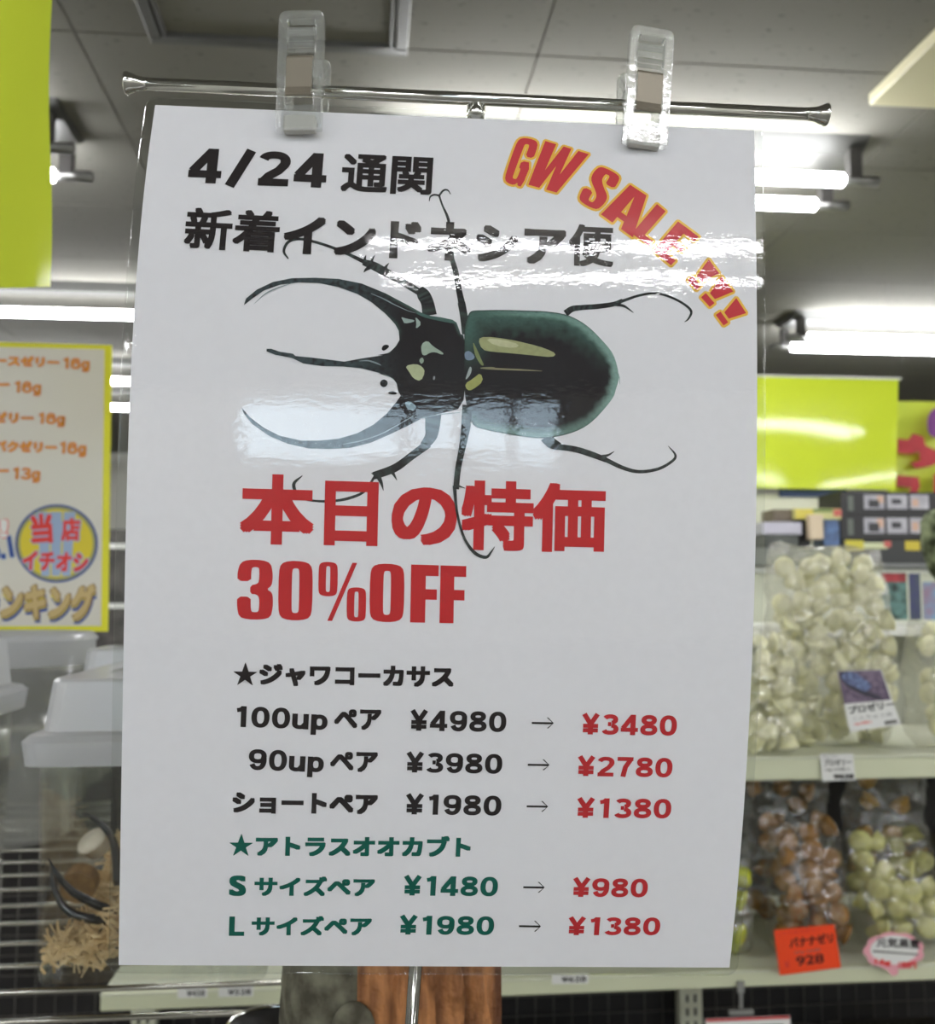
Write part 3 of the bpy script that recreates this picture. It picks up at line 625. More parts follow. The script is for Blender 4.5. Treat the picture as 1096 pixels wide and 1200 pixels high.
spot([(895,400),(930,470),(960,540),(985,590),(960,590),(915,520),(900,450)], (132, 142, 96))
spot([(950,605),(1065,600),(1065,614),(960,618)], (150, 146, 112), sm=1)
spot([(490,425),(540,393),(582,440),(668,492),(660,508),(600,484),(560,490),(522,514),(495,502)], (166, 182, 166), sm=1)
spot([(472,548),(502,522),(515,558),(492,582)], (150, 165, 150))
spot([(365,592),(450,576),(502,600),(522,640),(490,714),(430,692),(398,640)], (186, 192, 154), sm=1)
spot([(587,672),(602,674),(597,704),(582,700)], (160, 162, 166))
spot([(332,210),(375,224),(442,236),(430,252),(360,264),(350,240)], (160, 176, 172), sm=1)
spot([(443,204),(498,264),(448,308),(455,260)], (168, 184, 178), sm=1)
spot([(358,880),(400,866),(456,908),(440,942),(390,935)], (150, 172, 184))
spot([(440,170),(540,198),(735,234),(768,262),(700,256),(540,222),(470,196)], (74, 104, 98), sm=1)
for p in ([(180,460),(195,432),(225,426),(245,440),(225,462),(195,478)], [(170,715),(200,694),(232,715),(225,750),(195,762),(172,745)], [(225,805),(262,788),(300,800),(302,815),(262,818)]): spot(p, (30, 27, 29), name='eye', sm=1)
spot([(185,505),(243,488),(292,440),(318,395),(328,400),(304,450),(262,500),(215,520)], (168, 184, 178), off=.00014, sm=1)
spot([(160,655),(215,665),(270,692),(302,732),(318,795),(322,760),(310,715),(280,680),(220,655)], (150, 172, 168), off=.00014, sm=1)
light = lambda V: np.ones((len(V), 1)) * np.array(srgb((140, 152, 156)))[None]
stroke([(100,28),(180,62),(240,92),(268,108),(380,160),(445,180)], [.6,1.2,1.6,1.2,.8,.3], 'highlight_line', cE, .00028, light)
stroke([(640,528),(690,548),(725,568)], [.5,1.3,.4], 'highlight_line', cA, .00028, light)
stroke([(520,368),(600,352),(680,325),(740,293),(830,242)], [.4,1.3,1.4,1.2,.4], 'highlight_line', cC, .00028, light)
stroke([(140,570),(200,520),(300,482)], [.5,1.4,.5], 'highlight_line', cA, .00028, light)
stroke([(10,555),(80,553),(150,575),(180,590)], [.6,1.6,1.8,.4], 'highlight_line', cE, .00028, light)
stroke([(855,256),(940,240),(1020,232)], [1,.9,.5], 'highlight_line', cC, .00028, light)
# everything above was laid out in world space: keep it there under its parent
def keep_world(root):
    inv = Matrix.Translation(-Vector(root.location))
    for o in list(COL.objects):
        if o.parent is root:
            if o.type == 'MESH': o.data.transform(inv)
            elif o.type == 'EMPTY': o.location = Vector(o.location) - Vector(root.location)
def recentre(o, c):
    """shift mesh data so that world-space vertices read right under a parent chain that sits at c"""
    o.data.transform(Matrix.Translation(-Vector(c)))
def settle(root, base=Vector((0, 0, 0))):
    w = base + Vector(root.location) if root.type == 'EMPTY' else base
    return w
def fix(root):
    """all descendants of root carry world-space vertices; express them in their own frames"""
    kids = {}
    for o in bpy.data.objects:
        if o.parent: kids.setdefault(o.parent.name, []).append(o)
    c = Vector(root.location)
    def go(o, w):
        for k in kids.get(o.name, []):
            if k.type == 'EMPTY': wk = Vector(k.location); k.location = wk - w; go(k, wk)
            else: k.data.transform(Matrix.Translation(-w)); go(k, w)
    go(root, c)
fix(sign)
# ------------------------------------------------------------------ chrome stand
RL, RR = Vector(incam(152, 97.5, .3615)), Vector(incam(965, 134.5, .3705))
st = empty('display_stand', tuple(RL), label='chrome sign stand with a thin crossbar and upright pole behind the sign', cat='stand')
d = (RR - RL).normalized()
tubeo('crossbar', [RL + d * .001, RR - d * .001], .0022, M['chrome'], st, 20)
for p, s in ((RL, -1), (RR, 1)):
    tubeo('end_cap', [p - d * s * .006, p - d * s * .003, p, p + d * s * .0006, p + d * s * .0014, p + d * s * .0018], [.0022, .0025, .0037, .0041, .0040, .0030], M['chrome'], st, 20)
T0 = Vector(incam(559, 117, .3672)); T1 = Vector(incam(487, 1135, .372)); pd = (T1 - T0).normalized()
WZ = EYE - .26                       # height of the wire shelf
T2 = T0 + pd * ((WZ + .012 - T0.z) / pd.z)
tubeo('pole', [T0, T2], .0024, M['chrome'], st, 16)
tubeo('collar', [T0 + pd * .002, T0 + pd * .0075], .0033, M['chrome'], st, 16)
bm = bmesh.new(); lathe(bm, [(0, 0), (.05, 0), (.052, .003), (.048, .007), (.012, .010), (.006, .016), (0, .016)], 40, tuple(Vector((T2.x, T2.y, WZ + .002)))); obj('base_plate', bm, M['chrome'], st, True)
fix(st)
# ------------------------------------------------------------------ clear clips
def clip(px, py_bot, zc, lean, label, side):
    B = Vector(incam(px, py_bot, zc - .0025)); up = (Vector(incam(px + lean, py_bot - 146, zc + .004)) - B).normalized()
    xr = Vector(RL - RR).normalized() * -1; xr = (xr - up * xr.dot(up)).normalized(); n = xr.cross(up)
    if n.dot(Vector((0, 0, EYE)) - B) < 0: n = -n
    e = empty('plastic_clip', label=label, cat='clip')
    # yaw each clip a little so that the rear jaw shows beside the front one
    e.matrix_world = Matrix.Translation(B) @ Matrix((xr, up, n)).transposed().to_4x4() @ Matrix.Rotation(side * .10, 4, 'Y')
    mm = .001
    def part(name, lst, m, bev=.5):
        bm = bmesh.new()
        for c, s, *rx in lst: box(bm, [q * mm for q in c], [q * mm for q in s], bev * mm, Matrix.Rotation(rx[0], 4, 'X') if rx else None, 2)
        return obj(name, bm, m, e)
    A = M['acrylic']
    def outline(w, y0, y1, r):
        pts = [(-w, y0), (w, y0)]
        for k in range(7): t = k / 6 * PI / 2; pts.append((w - r + r * math.cos(t), y1 - r + r * math.sin(t)))
        for k in range(7): t = PI / 2 + k / 6 * PI / 2; pts.append((-w + r + r * math.cos(t), y1 - r + r * math.sin(t)))
        return pts
    def frame(name, w, wi, y0, y1, yi0, yi1, z0, z1, tilt):
        bm = bmesh.new(); O = outline(w, y0, y1, 2.6); I = outline(wi, yi0, yi1, .8)
        lo = [[bm.verts.new((x * mm, y * mm, z * mm + (y - 14) * tilt * mm)) for x, y in L_] for z in (z0, z1) for L_ in (O, I)]
        n_ = len(O)
        for k in range(n_):
            k2 = (k + 1) % n_
            bm.faces.new((lo[0][k2], lo[0][k], lo[1][k], lo[1][k2])); bm.faces.new((lo[2][k], lo[2][k2], lo[3][k2], lo[3][k]))
            bm.faces.new((lo[0][k], lo[0][k2], lo[2][k2], lo[2][k])); bm.faces.new((lo[1][k2], lo[1][k], lo[3][k], lo[3][k2]))
        bmesh.ops.bevel(bm, geom=bm.edges[:], offset=.35 * mm, segments=1, affect='EDGES')
        return obj(name, bm, A, e)
    frame('front_jaw', 7.9, 4.9, 1.2, 43.8, 9.5, 40.2, 2.6, 6.2, .04)
    part('crossbar', [((0, 37.2, 5), (10, 1.6, 3)), ((0, 31.2, 5), (10, 2.4, 3)), ((0, 34.4, 6.9), (9.4, 5, .8))], A, .3)
    part('side_lug', [((-6.9, 19, 2), (1.8, 6, 5)), ((6.9, 19, 2), (1.8, 6, 5))], A)
    part('pad', [((0, 4.0, 2.5), (11.4, 6.0, 3.6))], M['frost'], .8)
    bm = bmesh.new()
    prof = [(27.6, 4.2), (27.2, 6.2), (26, 6.9), (20, 6.6), (15.5, 6.4), (13.2, 7.0), (12.4, 6.6)]
    rows = [[bm.verts.new((x * mm, y * mm, z * mm + dz * mm)) for x in (-4.5, 4.5)] for dz in (0, .5) for y, z in prof]; k = len(prof)
    for a_ in (0, k):
        for i in range(k - 1):
            f_v = (rows[a_ + i][0], rows[a_ + i][1], rows[a_ + i + 1][1], rows[a_ + i + 1][0]); bm.faces.new(f_v if a_ else f_v[::-1])
    for i in range(k - 1):
        for x in (0, 1): bm.faces.new((rows[i][x], rows[i + 1][x], rows[k + i + 1][x], rows[k + i][x]))
    obj('spring_plate', bm, M['spring'], e, False)
    frame('rear_jaw', 7.9, 5.2, 2, 34, 8, 28, -7.5, -4.6, -.10)
    part('rear_pad', [((0, 4.4, -2.8), (11, 5, 3.2))], M['frost'], .6)
    return e
clip(353, 163, .3585, 6, 'clear plastic clip with a steel spring plate, holding the left of the sign', -1)
clip(751, 180, .3640, 8, 'clear plastic clip with a steel spring plate, holding the sign beside the red sale lettering', 1)
# ------------------------------------------------------------------ yellow sheet, top left
ys = empty('yellow_sheet', at(-60, 0, .8), label='glossy plain lemon yellow vinyl sheet hanging at the top left', cat='banner')
bm = bmesh.new(); cols = []
for th in (0, .0006):
    g = []
    for j in range(41):
        v = j / 40; row = []
        for i in range(25):
            u = i / 24; px = -240 + u * (302 - v * 4 + 2.5 * math.sin(v * 9) * u); py = -170 + v * (506 + 8 * (1 - u)) 
            p = at(px, py, .8 + .012 * math.sin(u * 9 + v * 2) + .006 * math.sin(v * 5) + th); row.append(bm.verts.new(p))
        g.append(row)
    cols.append(g)
    for j in range(40):
        for i in range(24): bm.faces.new((g[j][i], g[j][i + 1], g[j + 1][i + 1], g[j + 1][i]))
obj('vinyl', bm, M['yel'], ys, True)
for px in (-200, 30):
    p = at(px, -168, .8); tubeo('cord', [p, Vector((p.x, p.y, CEIL))], .0008, M['tagw'], ys, 6)
fix(ys)
# ------------------------------------------------------------------ ranking board, left
PB = Plane(at(131, 405, 1.32), at(131, 405, 1.32) - at(-200, 392, 1.30), at(126, 740, 1.32) - at(131, 405, 1.32))
rb = empty('ranking_board', tuple(PB.o), label='yellow edged ranking board with orange jelly prices and a round blue badge', cat='sign')
corner = lambda pts: PB.inv(pts)
bb = corner([(-330, 392), (131, 404.5), (126.5, 740), (-330, 741)])
def slab_poly(name, surf, ab, off, th, m, parent):
    bm = bmesh.new(); n = len(ab); a_ = [bm.verts.new(p) for p in surf.fwd(ab, off)]; b_ = [bm.verts.new(p) for p in surf.fwd(ab, off - th)]
    bm.faces.new(a_); bm.faces.new(b_[::-1])
    for i in range(n): bm.faces.new((a_[i], b_[i], b_[(i + 1) % n], a_[(i + 1) % n]))
    return obj(name, bm, m, parent)
slab_poly('yellow_border', PB, bb, 0, .003, M['border'], rb)
ib = corner([(-322, 400), (122.5, 409.5), (118.5, 733.5), (-322, 735)]); slab_poly('printed_card', PB, ib, .0006, .0004, M['card'], rb)
PT = lambda s, LB, RB, top, m, r=.0008, mo='ored', dil=.035, **k: text(PB, s, LB, RB, top, M[m], rb, off=.0011, dil=dil, outline=(M[mo], r) if r else None, **k)
PN = lambda s, LB, RB, top: numerals(PB, s, LB, RB, top, M['orange'], rb, w=.17, off=.0011, outline=(M['ored'], .0007))
PT('ースゼリー', (-6, 428), (69, 430.5), 416.5, 'orange'); PN('16g', (74, 431.5), (106, 433), 419.5)
PT('リー', (-18, 457), (11, 456.5), 446, 'orange'); PN('16g', (17, 459.5), (49, 461), 447)
PT('ゼリー', (-8, 495), (39, 496), 483, 'orange'); PN('16g', (45, 496), (77, 497.5), 484)
PT('バクゼリー', (-7, 529), (66, 530.5), 516.5, 'orange'); PN('16g', (70, 531), (102, 532.5), 518)
PT('リー', (-18, 558), (10, 557.5), 547, 'orange'); PN('13g', (15, 561), (48, 562.5), 548)
def disc(cx, cy, rx, ry, m, name, off, parent, surf=PB):
    return shape([[(cx + rx * math.cos(t * PI / 24), cy + ry * math.sin(t * PI / 24)) for t in range(48)]], m, parent, name, off, surf=surf)
badge = disc(66.5, 637, 48.5, 46, M['blue'], 'round_badge', .0011, rb)
disc(66.5, 637, 46, 43.5, M['olive'], 'badge_ring', .0013, badge); disc(66.5, 637, 42.5, 40, M['dyel'], 'badge_disc', .0015, badge)
for k in (-1, 0, 1): shape([[(66 + k * 16 - 7, 600), (66 + k * 16 + 7, 600), (66 + k * 12 + 5, 675), (66 + k * 12 - 5, 675)]], M['lightblue'], badge, 'badge_ray', .0016, surf=PB)
def BT(s, LB, RB, top, m='dred', **k): return text(PB, s, LB, RB, top, M[m], badge, off=.0021, dil=.045, outline=(M['lightblue'], .0018), **k)
BT('当', (38, 638), (63, 636), 603); BT('店', (72, 634), (94, 634), 607)
BT('イチオシ', (26, 668), (103, 671), 645)
PT('!', (0, 630), (9, 630), 609, 'tagw', .0012, 'dred')
PT('No.1', (-34, 662), (17, 653), 636, 'blue', .001, 'lightblue')
rk = PT('ランキング', (-28, 725), (110, 727), 682, 'gold', .0017, 'brown', dil=.05)
bt2 = text(PB, 'ランキング', (-26, 730), (112, 732), 688, M['blue'], rb, off=.0009, dil=.075)
text(PB, 'ランキング', (-28, 727), (111, 729), 683, M['dyel'], rb, off=.00095, dil=.075, name='letter_shadow')
# its own stand
p = PB.fwd(np.array([[-.18, bb[2][1]]]))[0]
tubeo('stand_pole', [(p[0], p[1] - .002, p[2] + .02), (p[0], p[1] - .002, WZ + .004)], .003, M['chrome'], rb)
bm = bmesh.new(); lathe(bm, [(0, 0), (.04, 0), (.04, .004), (0, .005)], 24, (p[0], p[1], WZ + .002)); obj('stand_base', bm, M['dark'], rb)
fix(rb)
# ------------------------------------------------------------------ wire shelf
ws = empty('wire_shelf', (-.3, .7, WZ), label='chrome wire shelf carrying the clear insect boxes and the log', cat='shelf')
WY = [.335 + .0497 * k for k in range(22)]
for y in WY: tubeo('wire', [(-1.2 + .3, y - .7, -.002), (.0 + .3, y - .7, -.002)], .0021, M['wire'], ws, 8)
for x in (-1.2, -.85, -.52, -.0):
    tubeo('cross_wire', [(x + .3, WY[0] - .7, -.006), (x + .3, WY[-1] - .7, -.006)], .003, M['wire'], ws, 8)
for x in (-1.2, .0):
    for y in (WY[0], WY[-1]): tubeo('post', [(x + .3, y - .7, .01), (x + .3, y - .7, -WZ)], .012, M['wire'], ws, 16)
# ------------------------------------------------------------------ clear insect boxes
def insect_box(c, w, dpt, h, label, group=None):
    """c: front bottom centre"""
    e = empty('insect_box', c, label=label, cat='plastic box', group=group)
    def shell(name, secs, m, close_top=False, close_bot=False):
        bm = bmesh.new(); rr = []
        for hw_, hd_, z in secs:
            r = .012; pts = []
            for sx, sy, a0 in ((1, 1, 0), (-1, 1, 90), (-1, -1, 180), (1, -1, 270)):
                for k in range(4):
                    t = math.radians(a0 + 30 * k); pts.append((sx * (hw_ - r) + r * math.cos(t), dpt / 2 + sy * (hd_ - r) + r * math.sin(t), z))
            rr.append([bm.verts.new(p) for p in pts])
        for a_, b_ in zip(rr, rr[1:]):
            for k in range(16): bm.faces.new((a_[k], a_[(k + 1) % 16], b_[(k + 1) % 16], b_[k]))
        if close_bot: bm.faces.new(rr[0][::-1])
        if close_top: bm.faces.new(rr[-1])
        return obj(name, bm, m, e)
    W_, D_ = w / 2, dpt / 2; hb = h * .78
    shell('body', [(W_ - .007, D_ - .007, .003), (W_ - .006, D_ - .006, .012), (W_ - .003, D_ - .003, hb), (W_ - .0045, D_ - .0045, hb), (W_ - .0075, D_ - .0075, .013), (W_ - .0085, D_ - .0085, .0045)], M['box'])
    bt = shell('base', [(W_ - .008, D_ - .008, 0), (W_ - .008, D_ - .008, .0035)], M['box'], True, True)
    shell('lid', [(W_ + .004, D_ + .004, hb - .012), (W_ + .006, D_ + .006, hb + .004), (W_ + .002, D_ + .002, hb + .008), (W_ - .005, D_ - .005, hb + .010), (W_ - .009, D_ - .009, h - .002), (W_ - .011, D_ - .011, h)], M['lid'], True)
    bm = bmesh.new(); box(bm, (0, dpt / 2, h + .001), (w * .55, dpt * .5, .002), .001); obj('lid_window', bm, M['box'], e)
    return e
zb = WZ + .0005
BY = atz(60, 1166, WZ).y
xl = at(34, 1000, BY).x - .003
BW, BD, BH = .165, .235, .204
bx = insect_box((xl + BW / 2, BY, zb), BW, BD, BH, 'clear insect box with white lid and a black horned beetle on shavings')
insect_box((at(92, 760, .99).x + .07, .965, zb), .14, .105, .212, 'clear insect box with white lid partly hidden behind the beetle box')
b3 = insect_box((at(8, 900, .84).x - .085, .80, zb), .12, .15, .225, 'clear insect box of brown shavings at the left edge of the picture')
def shavings(x0, x1, y0, y1, hf, n, label, z0):
    e = []; bm = bmesh.new(); nx, ny = 14, 12
    g = [[bm.verts.new((x0 + (x1 - x0) * i / nx, y0 + (y1 - y0) * j / ny, z0 + .001 + max(.0, hf(i / nx, j / ny) - .006))) for i in range(nx + 1)] for j in range(ny + 1)]
    for j in range(ny):
        for i in range(nx): bm.faces.new((g[j][i], g[j][i + 1], g[j + 1][i + 1], g[j + 1][i]))
    for _ in range(n):
        u, v = random.random(), random.random() ** 1.3; h_ = hf(u, v) * random.uniform(.55, 1.0)
        c = Vector((x0 + (x1 - x0) * u, y0 + (y1 - y0) * v, z0 + max(h_, .003)))
        dr = Vector((random.gauss(0, 1), random.gauss(0, 1), random.gauss(0, .6))).normalized(); sd = dr.orthogonal().normalized() * random.uniform(.0004, .0012); l = random.uniform(.006, .016); cv = dr.cross(sd).normalized() * random.uniform(-.004, .004)
        prev = None
        for k in range(4):
            t = k / 3 - .5; q = c + dr * l * 2 * t + cv * (1 - 4 * t * t)
            q.x = min(max(q.x, x0), x1); q.y = min(max(q.y, y0), y1); q.z = max(q.z, z0 + .001)
            pr = (bm.verts.new(q - sd), bm.verts.new(q + sd))
            if prev: bm.faces.new((prev[0], prev[1], pr[1], pr[0]))
            prev = pr
    o = obj('wood_shavings', bm, M['straw']); tag(o, label, 'shavings', kind='stuff'); return o
XB0, XB1 = xl + .0095, xl + BW - .0095
shavings(XB0, XB1, BY + .0092, BY + BD - .012, lambda u, v: .014 + .085 * min(1, max(0, (u * 1.5 + v * .6 - .22))) + .006 * math.sin(u * 17 + v * 9), 3400, 'pale wood shavings heaped inside the beetle box', zb + .005)
shavings(b3.location.x - .045, b3.location.x + .045, .815, .932, lambda u, v: .1 + .02 * math.sin(u * 9 + v * 7), 350, 'brown wood shavings inside the box at the left edge', zb + .005)
# the live beetle in the box
bt_ = empty('horned_beetle', at(150, 1070, .735 + BY - .692), label='glossy black beetle with long curved horns inside the clear box', cat='beetle')
def hornp(name, pts, rads, m=M['horn']):
    P = [at(q[0], q[1], q[2] + BY - .692) for q in pts]; A = smooth_path([tuple(p) + (r,) for p, r in zip(P, rads)], 5)
    bm = bmesh.new(); tube(bm, [a_[:3] for a_ in A], [max(abs(a_[3]), .0002) for a_ in A], 8); return obj(name, bm, m, bt_, True)
hornp('horn', [(57, 1006, .722), (68, 1026, .722), (88, 1047, .725), (124, 1065, .73), (140, 1072, .735)], [.0004, .0019, .0028, .0036, .006])
hornp('horn', [(60, 1017, .735), (64, 1042, .733), (76, 1064, .731), (98, 1075, .731), (128, 1079, .735), (142, 1077, .738)], [.0012, .002, .0028, .0032, .0042, .007])
hornp('horn', [(98, 952, .735), (110, 960, .735), (124, 972, .735), (134, 990, .738), (141, 1035, .742)], [.0004, .0017, .0024, .003, .005])
for p in ([(92, 1118, .715), (112, 1116, .72), (134, 1108, .73)], [(116, 1092, .72), (124, 1085, .722), (140, 1082, .735)], [(150, 1118, .72), (165, 1100, .725), (165, 1085, .735)], [(190, 1120, .72), (195, 1100, .725), (190, 1085, .735)]): hornp('leg', p, [.0006, .0016, .002])
bm = bmesh.new(); bmesh.ops.create_uvsphere(bm, u_segments=24, v_segments=14, radius=1); bmesh.ops.transform(bm, matrix=Matrix.Translation(at(158, 1072, .74 + BY - .692)) @ Matrix.Diagonal((.014, .014, .012, 1)), verts=bm.verts); obj('thorax', bm, M['horn'], bt_, True)
bm = bmesh.new(); bmesh.ops.create_uvsphere(bm, u_segments=24, v_segments=14, radius=1); bmesh.ops.transform(bm, matrix=Matrix.Translation(at(198, 1072, .745 + BY - .692)) @ Matrix.Diagonal((.022, .016, .014, 1)), verts=bm.verts); obj('abdomen', bm, M['horn'], bt_, True)
fix(bt_)
c = at(91, 1041, .75 + BY - .692); bm = bmesh.new(); tube(bm, [(0, 0, 0), (0, .012, .004)], .0125, 20)
o = obj('wood_disc', bm, M['wooddisc']); o.location = c; tag(o, 'small round wooden disc standing behind the beetle horns', 'wood')
bm = bmesh.new(); lathe(bm, [(0, 0), (.008, 0), (.0105, .010), (.0115, .0105), (.0105, .012), (0, .0125)], 18)
o = obj('jelly_cup', bm, M['jellyclear'], None, True); o.location = at(117, 997, .745 + BY - .692); o.rotation_euler = (.5, -.5, 0); tag(o, 'clear insect jelly cup half buried in the shavings under the upper horn', 'jelly cup')
# round tub
tb = empty('round_tub', (at(112, 770, 1.18).x - .1, 1.185, zb), label='clear round tub with a flat white labelled lid below the ranking board', cat='tub')
bm = bmesh.new(); lathe(bm, [(0, .001), (.072, 0), (.078, .004), (.088, .2), (.0865, .2), (.0765, .006), (0, .004)], 40); obj('body', bm, M['tub'], tb, True)
bm = bmesh.new(); lathe(bm, [(.094, .187), (.096, .191), (.096, .211), (.098, .213), (.098, .215), (.093, .221), (.085, .221), (.083, .215), (0, .215)], 48); obj('lid', bm, M['lid'], tb, True)
bm = bmesh.new(); lathe(bm, [(0, .2155), (.06, .2155), (.06, .2165), (0, .2165)], 36); obj('lid_label', bm, M['tagw'], tb)
bm = bmesh.new(); lathe(bm, [(.066, .2154), (.072, .2154), (.072, .2162), (.066, .2162)], 36); obj('label_band', bm, mat('lid_red', (150, 70, 66), .5), tb)
# log
lc = Vector((at(462, 1180, .56).x, .57, WZ))
lg = empty('log', lc, label='upright weathered log piece with mossy bark and torn orange wood', cat='log')
bm = bmesh.new(); rings = []; n = 56; LR = .058
for j in range(15):
    z = j * .0075; ring = []
    for k in range(n):
        t = 2 * PI * k / n; r = LR * (1 + .09 * mn.noise(Vector((math.cos(t) * 1.6, math.sin(t) * 1.6, z * 14))) + .03 * mn.noise(Vector((math.cos(t) * 6, math.sin(t) * 6, z * 60))))
        ring.append(bm.verts.new((r * math.cos(t), r * math.sin(t) * .8, z)))
    rings.append(ring)
K0, K1 = 39, 55       # the torn side faces the camera, right
for j in range(14):
    for k in range(n):
        if not (K0 <= k < K1): bm.faces.new((rings[j][k], rings[j][(k + 1) % n], rings[j + 1][(k + 1) % n], rings[j + 1][k]))
bm.faces.new(rings[0][::-1]); bm.faces.new(rings[-1])
obj('bark', bm, M['bark'], lg, True)
bm = bmesh.new(); g = []
for j in range(21):
    z = j * .105 / 20; row = []
    for i in range(33):
        s = i / 32; t = 2 * PI * (K0 + (K1 - K0) * s) / n; e_ = math.sin(PI * s) ** .5
        r = LR * (1 - .16 * e_ + .17 * e_ * mn.noise(Vector((s * 9 + z * 25, z * 12, 2))) + .09 * e_ * mn.noise(Vector((s * 38, z * 22, 7))))
        row.append(bm.verts.new((r * math.cos(t), r * math.sin(t) * .8, z)))
    g.append(row)
for j in range(20):
    for i in range(32): bm.faces.new((g[j][i], g[j][i + 1], g[j + 1][i + 1], g[j + 1][i]))
obj('split_face', bm, M['split'], lg, True)
bm = bmesh.new(); bmesh.ops.create_uvsphere(bm, u_segments=16, v_segments=10, radius=1); bmesh.ops.transform(bm, matrix=Matrix.Translation((-.021, -.045, .048)) @ Matrix.Diagonal((.011, .006, .014, 1)), verts=bm.verts); obj('knot', bm, M['bark'], lg, True)
# chrome ring dish in front
c = atz(320, 1196, WZ + .018)
bm = bmesh.new()
for R_, z in ((.026, .016), (.0165, .006)):
    tube(bm, [(R_ * math.cos(2 * PI * k / 40), R_ * math.sin(2 * PI * k / 40), z) for k in range(41)], .0014, 8, False)
dsh = empty('ring_dish', (c.x, c.y, WZ), label='small round chrome dish on the wire shelf below the sign', cat='dish')
obj('rim', bm, M['chrome'], dsh, True)
bm = bmesh.new(); lathe(bm, [(0, .001), (.016, .001), (.0255, .016), (.0265, .016), (.017, 0), (0, 0)], 36); obj('bowl', bm, M['dark'], dsh, True)
# ------------------------------------------------------------------ shelving unit behind, right
SY = 1.62                                # front edge
zu = at(985, 886, SY).z; zl = at(985, 1131, SY).z
XL_, XR_ = at(120, 1160, SY).x, 1.9
gon = empty('shelving_unit', (0, SY, 0), label='cream metal shop shelving with bags of jelly and price rails', cat='shelving')
XU = at(420, 900, SY).x
for z, xa, nm in ((zu, XU, 'shelf_board'), (zl, XL_, 'shelf_board')):
    bm = bmesh.new(); box(bm, ((xa + XR_) / 2, .19, z - .012), (XR_ - xa, .38, .024), .002); obj(nm, bm, M['shelf'], gon)
    hh = .037 if z == zu else .026
    bm = bmesh.new(); box(bm, ((xa + XR_) / 2, -.006, z - hh / 2 + .002), (XR_ - xa, .012, hh), .002); r_o = obj('price_rail', bm, M['rail'], gon)
    bm = bmesh.new(); box(bm, ((xa + XR_) / 2, -.0135, z + .0005), (XR_ - xa, .003, .004), .001); obj('rail_lip', bm, M['shelf'], r_o)
bm = bmesh.new(); box(bm, ((XL_ + XR_) / 2, .27, .2), (XR_ - XL_, .5, .06), .002); obj('base_shelf', bm, M['shelf'], gon)
for px in (165, 815):
    x = at(px, 1180, SY + .36).x; bm = bmesh.new(); box(bm, (x, .40, zu / 2), (.045, .03, zu), .002); u = obj('upright', bm, M['shelf'], gon)
    bm = bmesh.new()
    for k in range(40):
        for s in (-.008, .008): box(bm, (x + s, .3845, .3 + k * .025), (.005, .002, .014))
    tag(obj('slots', bm, M['dark'], u), kind='stuff')
# dark wire grid panel at the back
gp = empty('grid_panel', (0, SY + .44, 0), label='dark wire grid panel behind the lower shelf', cat='panel')
boxes('backing', [(((XL_ + XR_) / 2, .02, .6), (XR_ - XL_ + .6, .01, 1.18))], mat('dark_backing', (38, 36, 36), .8), gp)
gw = mat('grid_wire', (96, 92, 88), .5, .4)
for k in range(66):
    x = XL_ - .3 + k * .0365
    if x < XR_: tubeo('wire', [(x, 0, .3), (x, 0, zl + .1)], .0011, gw, gp, 5)
for k in range(18):
    z = zl + .06 - k * .0365; tubeo('wire', [(XL_ - .3, -.003, z), (XR_, -.003, z)], .0011, gw, gp, 5)
# dark boxes on the base shelf
for k, (px, w, h_, c) in enumerate(((628, .14, .47, (64, 66, 70)), (745, .16, .46, (46, 58, 50)), (930, .22, .44, (40, 36, 34)), (1082, .2, .47, (52, 48, 42)), (205, .17, .46, (50, 48, 50)), (335, .15, .45, (58, 54, 50)))):
    x = at(px, 1180, SY + .2).x
    e = empty('carton', (x, SY + .22, .2305), label=['dark grey carton under the lower shelf, right of the log', 'dark green printed carton under the lower shelf behind the price 628', 'black carton under the orange tag', 'brown black carton under the pink tag', 'dark carton under the 428 price', 'dark brown carton under the 528 price'][k], cat='carton')
    bm = bmesh.new(); box(bm, (0, 0, h_ / 2 + .0), (w, .2, h_), .003); obj('box_body', bm, mat('carton_tone', c, .6, var=.4, vscale=14), e)
    bm = bmesh.new(); box(bm, (0, -.101, h_ * .9), (w * .8, .002, h_ * .09)); obj('printed_band', bm, mat('carton_band', (30, 84, 54) if k == 1 else tuple(min(255, q + 26) for q in c), .5), e)
